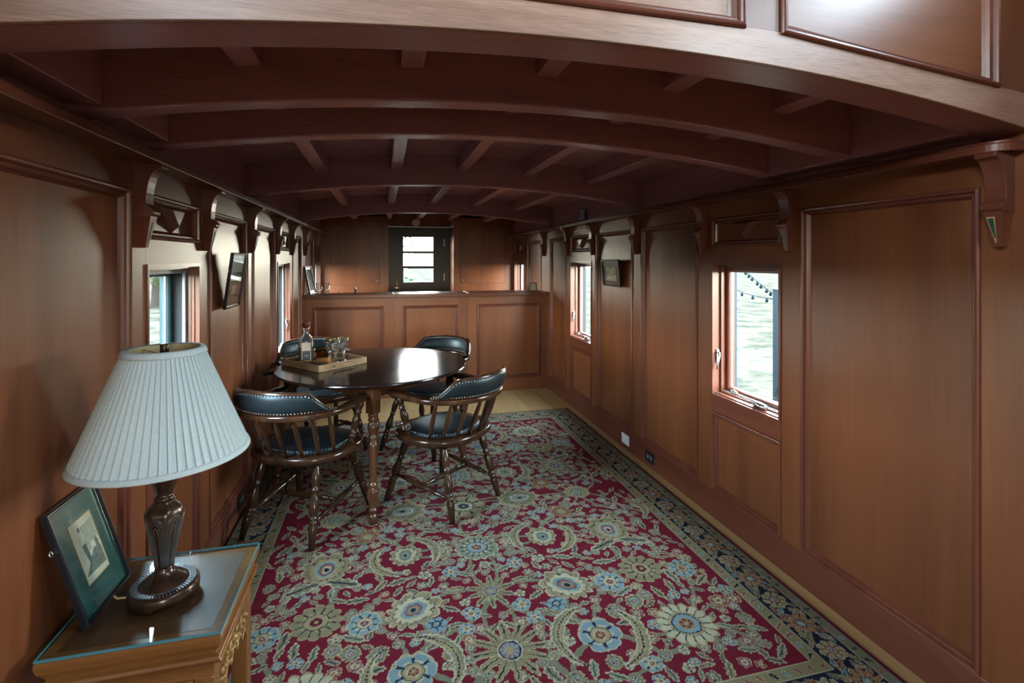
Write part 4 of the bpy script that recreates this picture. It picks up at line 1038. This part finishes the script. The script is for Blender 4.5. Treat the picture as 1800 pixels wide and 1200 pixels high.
carved(lambda a, b, h: (a, -(hy - .030) - h, b), hx - .068, 'carved_apron')
carved(lambda a, b, h: (hx - .030 + h, a, b), hy - .068, 'carved_apron')
carved(lambda a, b, h: (a, (hy - .030) + h, b), hx - .068, 'carved_apron')
MB().frame(-hx + .068, hx - .068, .20, .44, [(0, .0), (0, .008), (.006, .010), (.012, .006), (.012, .0)], lambda a, b, h: (a, -(hy - .026) - h, b)).build('front_bead', 'chinese_wood', st)

# ------------------------------------------------------------------ table lamp
LX, LY = -.592, 1.612
la = thing('table_lamp', 'bronze table lamp with pleated pale blue-white shade on the side table', 'lamp', (LX, LY, GZ))
N_ = 64
# plinth with little feet
rings = []
for z, r in ((.000, .082), (.004, .085), (.018, .0865), (.028, .085), (.034, .081), (.035, .078)):
    ring = []
    for k in range(N_):
        q = 2 * PI * k / N_; notch = max(0, math.cos(4 * q + .6)) > .80
        zz = z + (.008 if (z == 0 and not notch) else 0) + (.004 if (z == .004 and not notch) else 0)
        ring.append((r * math.cos(q), r * math.sin(q), zz))
    rings.append(ring)
pb = ringmesh(rings).build('base', 'bronze', la)
MB().lathe((0, 0, .034), (0, 0, .086), [(0, .064), (.05, .061), (.15, .057), (.34, .044), (.42, .036), (.6, .026), (.8, .022), (1, .0215)], 40).build('base_dome', 'bronze', la)
rb = MB()
for k in range(60):
    q = 2 * PI * k / 60; c_, s_ = math.cos(q), math.sin(q); u = (-s_, c_)
    V = []
    for r, w_ in ((.064, .0017), (.077, .0020)):
        for sg in (-1, 1): V.append((r * c_ + u[0] * w_ * sg, r * s_ + u[1] * w_ * sg, .0345))
    V += [(x, y, .0385) for x, y, z in V]
    rb.add(V, [(0, 2, 3, 1), (4, 5, 7, 6), (0, 1, 5, 4), (2, 6, 7, 3), (0, 4, 6, 2), (1, 3, 7, 5)])
tag(rb.build('rib_ring', 'bronze_edge', pb), kind='stuff')
MB().tube([(.062 * math.cos(2 * PI * k / 48), .062 * math.sin(2 * PI * k / 48), .0365) for k in range(48)], .0022, 6, True).build('inner_rim', 'bronze_edge', pb)
BP = [(.080, .0225), (.10, .0235), (.14, .030), (.18, .038), (.21, .0445), (.226, .0465), (.236, .0455), (.246, .040), (.256, .030), (.262, .0255), (.268, .024)]
def brad(z):
    for (z0, r0), (z1, r1) in zip(BP[:-1], BP[1:]):
        if z0 <= z <= z1: return r0 + (r1 - r0) * (z - z0) / (z1 - z0)
    return BP[-1][1]
ur = ringmesh([[(r * (1 + .035 * math.cos(6 * 2 * PI * k / 48)) * math.cos(2 * PI * k / 48), r * (1 + .035 * math.cos(6 * 2 * PI * k / 48)) * math.sin(2 * PI * k / 48), z) for k in range(48)] for z, r in BP]).build('urn_body', 'bronze', la)
fl_ = MB()
for k in range(6):
    qc = 2 * PI * (k + .35) / 6
    for half, zt in ((.16, .205), (.27, .218), (.38, .226), (.47, .230)):
        pts = []
        for j in range(25):
            u = j / 24; ang = -half + 2 * half * u
            # arch: straight up one side, over, and down the other
            if u < .4: z = .084 + (zt - .030 - .084) * u / .4; ang = -half
            elif u > .6: z = .084 + (zt - .030 - .084) * (1 - u) / .4; ang = half
            else:
                w_ = (u - .4) / .2; ang = -half * math.cos(PI * w_); z = zt - .030 + .030 * math.sin(PI * w_)
            q = qc + ang; r = brad(z) * (1 + .035 * math.cos(6 * q)) + .0004; pts.append((r * math.cos(q), r * math.sin(q), z))
        fl_.tube(pts, .0011, 5)
fl_.build('flute_lines', 'bronze_edge', ur)
MB().lathe((0, 0, .266), (0, 0, .345), [(0, .024), (.08, .026), (.12, .021), (.2, .019), (.3, .022), (.5, .027), (.75, .034), (.9, .038), (1, .036)], 12).build('neck_cup', 'bronze', la)
MB().lathe((0, 0, .34), (0, 0, .42), [(0, .016), (1, .016)], 12).build('socket', 'brass', la)
# pleated shade
zb, zt, rbm, rtp = .398, .685, .206, .094
NP = 64; V = []; F = []
rows = 8
for j in range(rows + 1):
    t = j / rows; r = rbm + (rtp - rbm) * t; z = zb + (zt - zb) * t
    for k in range(NP):
        for fr_, amp in ((0.0, 1.0), (.86, .0), (.93, -.35)):
            q = 2 * PI * (k + fr_) / NP; a = r + amp * (.0046 - .0022 * t); V.append((a * math.cos(q), a * math.sin(q), z))
n3 = NP * 3
for j in range(rows):
    for k in range(n3): k2 = (k + 1) % n3; F.append((j * n3 + k, j * n3 + k2, (j + 1) * n3 + k2, (j + 1) * n3 + k))
sh = MB().add(V, F).build('lamp_shade', 'shade_linen', la)
ringmesh([[((rbm - .006 + (rtp - rbm) * t) * math.cos(2 * PI * k / 64), (rbm - .006 + (rtp - rbm) * t) * math.sin(2 * PI * k / 64), zb + (zt - zb) * t) for k in range(64)] for t in (0, .33, .66, 1)], False, False).build('shade_lining', 'shade_lining', sh)
def band(t0, t1, off, name):
    rings = []
    for t, o in ((t0, .001), (t0, off), (t0 + (t1 - t0) * .2, off + .0018), (t0 + (t1 - t0) * .8, off + .0018), (t1, off), (t1, -.006)):
        r = rbm + (rtp - rbm) * t + o; rings.append([(r * math.cos(2 * PI * k / 72), r * math.sin(2 * PI * k / 72), zb + (zt - zb) * t) for k in range(72)])
    ringmesh(rings, False, False).build(name, 'shade_linen', sh)
band(-.022, .028, .0052, 'shade_trim'); band(.955, 1.012, .0045, 'shade_trim')
MB().lathe((0, 0, .665), (0, 0, .700), [(0, .004), (.15, .010), (.3, .011), (.9, .0105), (1, .009)], 14).build('finial', 'bronze', la)
sp = MB()
for k in range(3):
    q = 2 * PI * k / 3 + .4; sp.tube([(0, 0, .668), ((rtp - .004) * math.cos(q), (rtp - .004) * math.sin(q), .676)], .0015, 6)
sp.build('spider', 'brass', la)
cd = MB().tube([(-.083, .00, .006), (-.115, .004, .004), (-.14, .03, .004), (-.165, .08, .004), (-.18, .14, .004), (-.195, .19, .004)], .003, 8)
cd.build('power_cord', 'cord_tan', la)

# ------------------------------------------------------------------ framed pictures
def picture(name, label, w, h, fw, mat_m, pm, print_m, loc, rx, rz, fm='black_frame'):
    p = thing(name, label, 'picture', loc); p.rotation_euler = (math.radians(rx), 0, math.radians(rz))
    fn = lambda a, b, hh: (a, -hh, b)
    MB().frame(-w / 2, w / 2, 0, h, [(0, 0), (0, .013), (.003, .016), (fw - .003, .016), (fw, .012), (fw, .004)], fn).build('frame', fm, p)
    MB().box(-w / 2 + .002, w / 2 - .002, -.003, 0.0, .002, h - .002).build('backing_board', 'pale_ply', p)
    MB().box(-w / 2 + fw - .002, w / 2 - fw + .002, -.006, -.003, fw - .002, h - fw + .002).build('mat', mat_m, p)
    a0, a1, b0, b1 = -w / 2 + fw + pm[0], w / 2 - fw - pm[1], fw + pm[2], h - fw - pm[3]
    pr = MB().box(a0, a1, -.0068, -.0058, b0, b1).build('print', print_m, p)
    MB().box(-w / 2 + fw - .001, w / 2 - fw + .001, -.0105, -.0095, fw - .001, h - fw + .001).build('glass', 'picture_glass', p)
    return p, pr, (a0, a1, b0, b1)
def flat(name, mat, poly, par, d):
    MB().prism(poly, lambda a, b, h: (a, -h, b), .0066, .0066 + d).build(name, mat, par)
p1, pr, (a0, a1, b0, b1) = picture('framed_engraving', 'black framed engraving with green mat leaning beside the table lamp', .226, .308, .010, 'green_mat', (.056, .050, .066, .056), 'engraving_paper', (-.733, 1.615, GZ + .001), -17.3, 90)
W_, H_ = a1 - a0, b1 - b0
P = lambda pts: [(a0 + x * W_, b0 + y * H_) for x, y in pts]
MB().frame(a0, a1, b0, b1, [(-.001, .0066), (-.001, .0072), (.0015, .0072), (.0015, .0066)], lambda a, b, h: (a, -h, b)).build('print_edge', 'tan_edge', p1)
def disc(cx, cy, r): return [(cx + r * math.cos(2 * PI * k / 10), cy + r * .75 * math.sin(2 * PI * k / 10)) for k in range(10)]
flat('drawn_wall', 'engraving_mid', P([(.42, .52), (.96, .56), (.96, .90), (.42, .86)]), pr, .0003)
flat('drawn_floor', 'engraving_ink', P([(.05, .12), (.95, .10), (.95, .40), (.66, .44)]), pr, .0005)
flat('drawn_plank', 'engraving_paper', P([(.10, .19), (.60, .45), (.60, .48), (.10, .23)]), pr, .0006)
flat('drawn_trousers', 'engraving_teal', P([(.26, .58), (.41, .60), (.46, .32), (.40, .22), (.34, .24)]), pr, .0007)
flat('drawn_shirt', 'engraving_paper', P([(.24, .58), (.41, .60), (.46, .72), (.40, .79), (.30, .80), (.24, .72)]), pr, .0007)
flat('drawn_head', 'engraving_ink', P(disc(.33, .845, .055)), pr, .0008)
flat('drawn_companion', 'engraving_mid', P([(.47, .44), (.57, .42), (.60, .60), (.55, .76), (.47, .77), (.45, .60)]), pr, .0006)
flat('drawn_head', 'engraving_mid', P(disc(.49, .82, .05)), pr, .0007)
flat('drawn_figure', 'engraving_ink', P([(.78, .36), (.90, .34), (.92, .50), (.86, .58), (.78, .54)]), pr, .0006)
MB().tube([(-.113 - .010 + .006 * math.cos(q), -.003, .215 + .006 * math.sin(q)) for q in [2 * PI * k / 16 for k in range(16)]], .0015, 6, True).build('hanging_ring', 'chrome', p1)
MB().add([(-.085, .004, .0), (-.035, .004, .0), (-.045, .004, .09), (-.075, .004, .09), (-.085, .008, .0), (-.035, .008, .0), (-.045, .006, .09), (-.075, .006, .09)], [(0, 1, 2, 3), (7, 6, 5, 4), (0, 4, 5, 1), (1, 5, 6, 2), (2, 6, 7, 3), (3, 7, 4, 0)]).build('easel_back', 'pale_ply', p1)
p2, pr2, b2 = picture('framed_photo', 'dark framed double photo hung tilted on the left wall', .268, .296, .010, 'dark_mat', (.012, .012, .012, .012), 'grey_photo', (XL + .012, 3.02, 1.243), 7.5, 90)
MB().box(b2[0] + .0, b2[1], -.0076, -.0069, b2[2] + .125, b2[2] + .140).build('photo_divider', 'paper', pr2)
MB().box(b2[0], b2[1], -.0076, -.0069, b2[3] - .085, b2[3] - .002).build('upper_photo', 'white_mat', pr2)
MB().box(b2[0] + .06, b2[1] - .09, -.0076, -.0069, b2[2] + .05, b2[2] + .095).build('lower_photo', 'sepia_photo', pr2)
MB().tube([(-.134 - .008 + .006 * math.cos(q), -.004, .20 + .007 * math.sin(q)) for q in [2 * PI * k / 16 for k in range(16)]], .0015, 6, True).build('hanging_ring', 'chrome', p2)
p3, pr3, b3 = picture('framed_photo', 'small dark framed sepia photo hung on the right wall', .330, .225, .016, 'dark_mat', (.055, .055, .032, .050), 'sepia_photo', (XR - .010, 3.885, 1.277), 5, -90)
MB().tube([(.165 + .008 + .005 * math.cos(q), -.004, .15 + .006 * math.sin(q)) for q in [2 * PI * k / 16 for k in range(16)]], .0013, 6, True).build('hanging_ring', 'chrome', p3)
picture('framed_photo', 'blue-grey framed picture leaning on the counter against the left wall', .235, .305, .018, 'steel_grey', (.02, .02, .02, .02), 'grey_photo', (-.735, 5.80, ZC + .001), -11, 82)

# ------------------------------------------------------------------ small things on the counter and ledges
def tumbler(loc, lab):
    g = thing('drinking_glass', lab, 'glass', loc, group='tumblers on the counter')
    rr_ = [(.026, 0), (.028, .003), (.034, .125), (.032, .125), (.027, .010), (.003, .009)]
    ringmesh([[(r * math.cos(2 * PI * k / 24), r * math.sin(2 * PI * k / 24), z) for k in range(24)] for r, z in rr_]).build('glass_wall', 'thin_glass', g)
    MB().tube([(.033 * math.cos(2 * PI * k / 24), .033 * math.sin(2 * PI * k / 24), .125) for k in range(24)], .001, 5, True).build('rim', 'thin_glass', g)
tumbler((-.655, 5.70, ZC + .001), 'left clear tumbler on the counter beside the leaning picture'); tumbler((-.585, 5.74, ZC + .001), 'right clear tumbler on the counter beside the leaning picture')
sk = thing('salt_shaker', 'small black and silver shaker on the counter left of the door', 'shaker', (-.285, 5.70, ZC))
MB().lathe((0, 0, 0), (0, 0, .055), [(0, .012), (.1, .014), (.9, .012), (1, .010)], 16).build('body', 'black_plastic', sk); MB().lathe((0, 0, .055), (0, 0, .074), [(0, .012), (.6, .011), (1, .004)], 16).build('cap', 'chrome', sk)
sg = thing('shot_glass', 'tiny clear shot glass on the counter near the tumblers', 'glass', (-.445, 5.72, ZC + .001))
ringmesh([[(r * math.cos(2 * PI * k / 20), r * math.sin(2 * PI * k / 20), z) for k in range(20)] for r, z in ((.014, 0), (.015, .003), (.020, .042), (.018, .042), (.013, .010), (.002, .009))]).build('glass_wall', 'thin_glass', sg)
ph = thing('photo_block', 'small silvery photo frame on the counter near the right wall', 'picture', (1.715, 5.72, ZC), math.radians(-28))
MB().add([(-.046, -.012, 0), (.046, -.012, 0), (.046, .022, 0), (-.046, .022, 0), (-.040, .008, .100), (.040, .008, .100), (.040, .020, .100), (-.040, .020, .100)], [(3, 2, 1, 0), (4, 5, 6, 7), (0, 1, 5, 4), (1, 2, 6, 5), (2, 3, 7, 6), (3, 0, 4, 7)]).build('block', 'black_frame', ph, .002)
MB().add([(-.036, -.0118, .010), (.036, -.0118, .010), (.033, .0050, .092), (-.033, .0050, .092), (-.036, -.0108, .010), (.036, -.0108, .010), (.033, .0060, .092), (-.033, .0060, .092)], [(0, 1, 2, 3), (4, 7, 6, 5), (0, 4, 5, 1), (1, 5, 6, 2), (2, 6, 7, 3), (3, 7, 4, 0)]).build('photo', 'silver_photo', ph)
tc_ = thing('tented_card', 'purple folded card standing on the right wall ledge', 'card', (XR - .040, 4.47, ZLED + .036), math.radians(-62))
for s_, nm in ((-1, 'front_leaf'), (1, 'back_leaf')):
    MB().add([(-.05, s_ * .030, 0), (.05, s_ * .030, 0), (.05, 0, .120), (-.05, 0, .120), (-.05, s_ * .026, 0), (.05, s_ * .026, 0), (.05, -.001 * s_, .117), (-.05, -.001 * s_, .117)], [(0, 1, 2, 3), (7, 6, 5, 4), (0, 4, 5, 1), (1, 5, 6, 2), (2, 6, 7, 3), (3, 7, 4, 0)]).build(nm, 'purple_card', tc_)
pnr = MB()
for k in range(5):
    z0 = .014 + .020 * k; z1 = z0 + .012; yy = lambda z: -.030 * (1 - z / .12) - .0006
    pnr.add([(-.036 + .012 * (k % 2), yy(z0), z0), (.030, yy(z0), z0), (.030, yy(z1), z1), (-.036 + .012 * (k % 2), yy(z1), z1)], [(0, 1, 2, 3)])
pnr.build('printed_lines', 'card_print', tc_)
pn = thing('pen', 'small red pen lying on the left wall ledge', 'pen', (XL + .055, 3.85, ZLED + .041), math.radians(84))
MB().lathe((-.065, 0, 0), (.055, 0, 0), [(0, .002), (.06, .005), (.9, .005), (1, .004)], 10).build('barrel', 'cork_red', pn); MB().lathe((.053, 0, 0), (.075, 0, 0), [(0, .0052), (1, .0048)], 10).build('cap', 'white_plate', pn)

# ------------------------------------------------------------------ electrical plates
def outlet(side, y, z, lab, pm, slots):
    f = wfn(side); rz_ = -PI / 2 if side == 'R' else PI / 2
    o = thing('wall_outlet', lab, 'outlet', f(y, z, .003), rz_)
    MB().box(-.060, .060, -.006, .0, -.039, .039).build('plate', pm, o, .002)
    if slots:
        for s_ in (-1, 1):
            MB().lathe((s_ * .021, -.0055, 0), (s_ * .021, -.0085, 0), [(0, .016), (1, .015)], 20).build('socket', 'grey_slot', o)
    else: MB().box(-.050, .050, -.0068, -.005, -.030, .030).build('cover', 'white_plate', o)
outlet('R', 3.665, .078, 'white blank plate on the right baseboard', 'white_plate', False)
outlet('R', 3.285, .078, 'black double outlet on the right baseboard', 'black_plastic', True)
outlet('L', 3.60, .100, 'pale plate low on the left wall behind the chair', 'white_plate', False)
outlet('L', 3.26, .095, 'dark outlet low on the left wall beside the chair leg', 'black_plastic', True)

# ------------------------------------------------------------------ outside: post, string lights, trees
po = thing('metal_post', 'blue-grey metal post outside the nearest right window', 'post', (4.55, 5.03, -1.1))
MB().box(-.05, .05, -.05, .05, 0, 2.235).build('shaft', 'post_metal', po, .006); MB().box(-.056, .056, -.056, .056, 2.235, 2.25).build('cap', 'post_metal', po)
MB().box(-.06, -.045, -.02, .02, 1.02, 1.10).build('bracket', 'post_metal', po)
def string_light(name, a, b, sag, n_, lab):
    g = thing(name, lab, 'string light', a, group=None); a = Vector(a); b = Vector(b)
    pts = [(a.lerp(b, k / 24) - a) - Vector((0, 0, sag * 4 * (k / 24) * (1 - k / 24))) for k in range(25)]
    MB().tube(pts, .006, 5).build('cord', 'cord_dark', g)
    for k in range(n_):
        p = pts[int(1 + 22 * (k + .5) / n_)]
        MB().lathe(p, p - Vector((0, 0, .055)), [(0, .012), (.3, .013), (.45, .021), (.8, .019), (1, .008)], 10).build('bulb', 'bulb_green', g)
string_light('string_light', (4.54, 5.09, 1.085), (5.04, 6.455, 1.508), .03, 9, 'rising string of dark bulbs outside the nearest right window')
string_light('string_light', (4.54, 5.09, 1.03), (5.055, 6.451, 1.053), .02, 3, 'nearly level string of few dark bulbs tied to the post outside')
def tree(loc, h, r, lab, seed, cat='tree', name='tree'):
    rg = random.Random(seed); t = thing(name, lab, cat, loc, group=None)
    MB().lathe((0, 0, 0), (0, 0, h * .55), [(0, r * .09), (.5, r * .06), (1, r * .03)], 8).build('trunk', 'bark', t)
    cr = MB()
    for _ in range(70):
        q = rg.uniform(0, 2 * PI); rad = r * math.sqrt(rg.random()) * .85; z = h * (.18 + .72 * rg.random()); k = 1 - abs(z / h - .5) * .9
        s_ = r * rg.uniform(.14, .26); cr.ico((rad * k * math.cos(q), rad * k * math.sin(q), z), (s_, s_, s_ * .8), 1)
    cr.v = [(x + rg.uniform(-.05, .05) * r, y + rg.uniform(-.05, .05) * r, z + rg.uniform(-.05, .05) * r) for x, y, z in cr.v]
    cr.sm = [False] * len(cr.f)
    cr.build('crown', 'leaf_green', t)
tree((-12.5, 33, -1.1), 6.5, 3.6, 'green tree seen through the window behind the lamp', 1)
tree((-5.6, 34, -1.1), 5.6, 3.0, 'green tree glimpsed through the middle left-wall window', 3)
tree((.35, 14.2, -1.1), 2.3, 1.0, 'green shrub beyond the far door glass', 4, 'shrub', 'shrub')
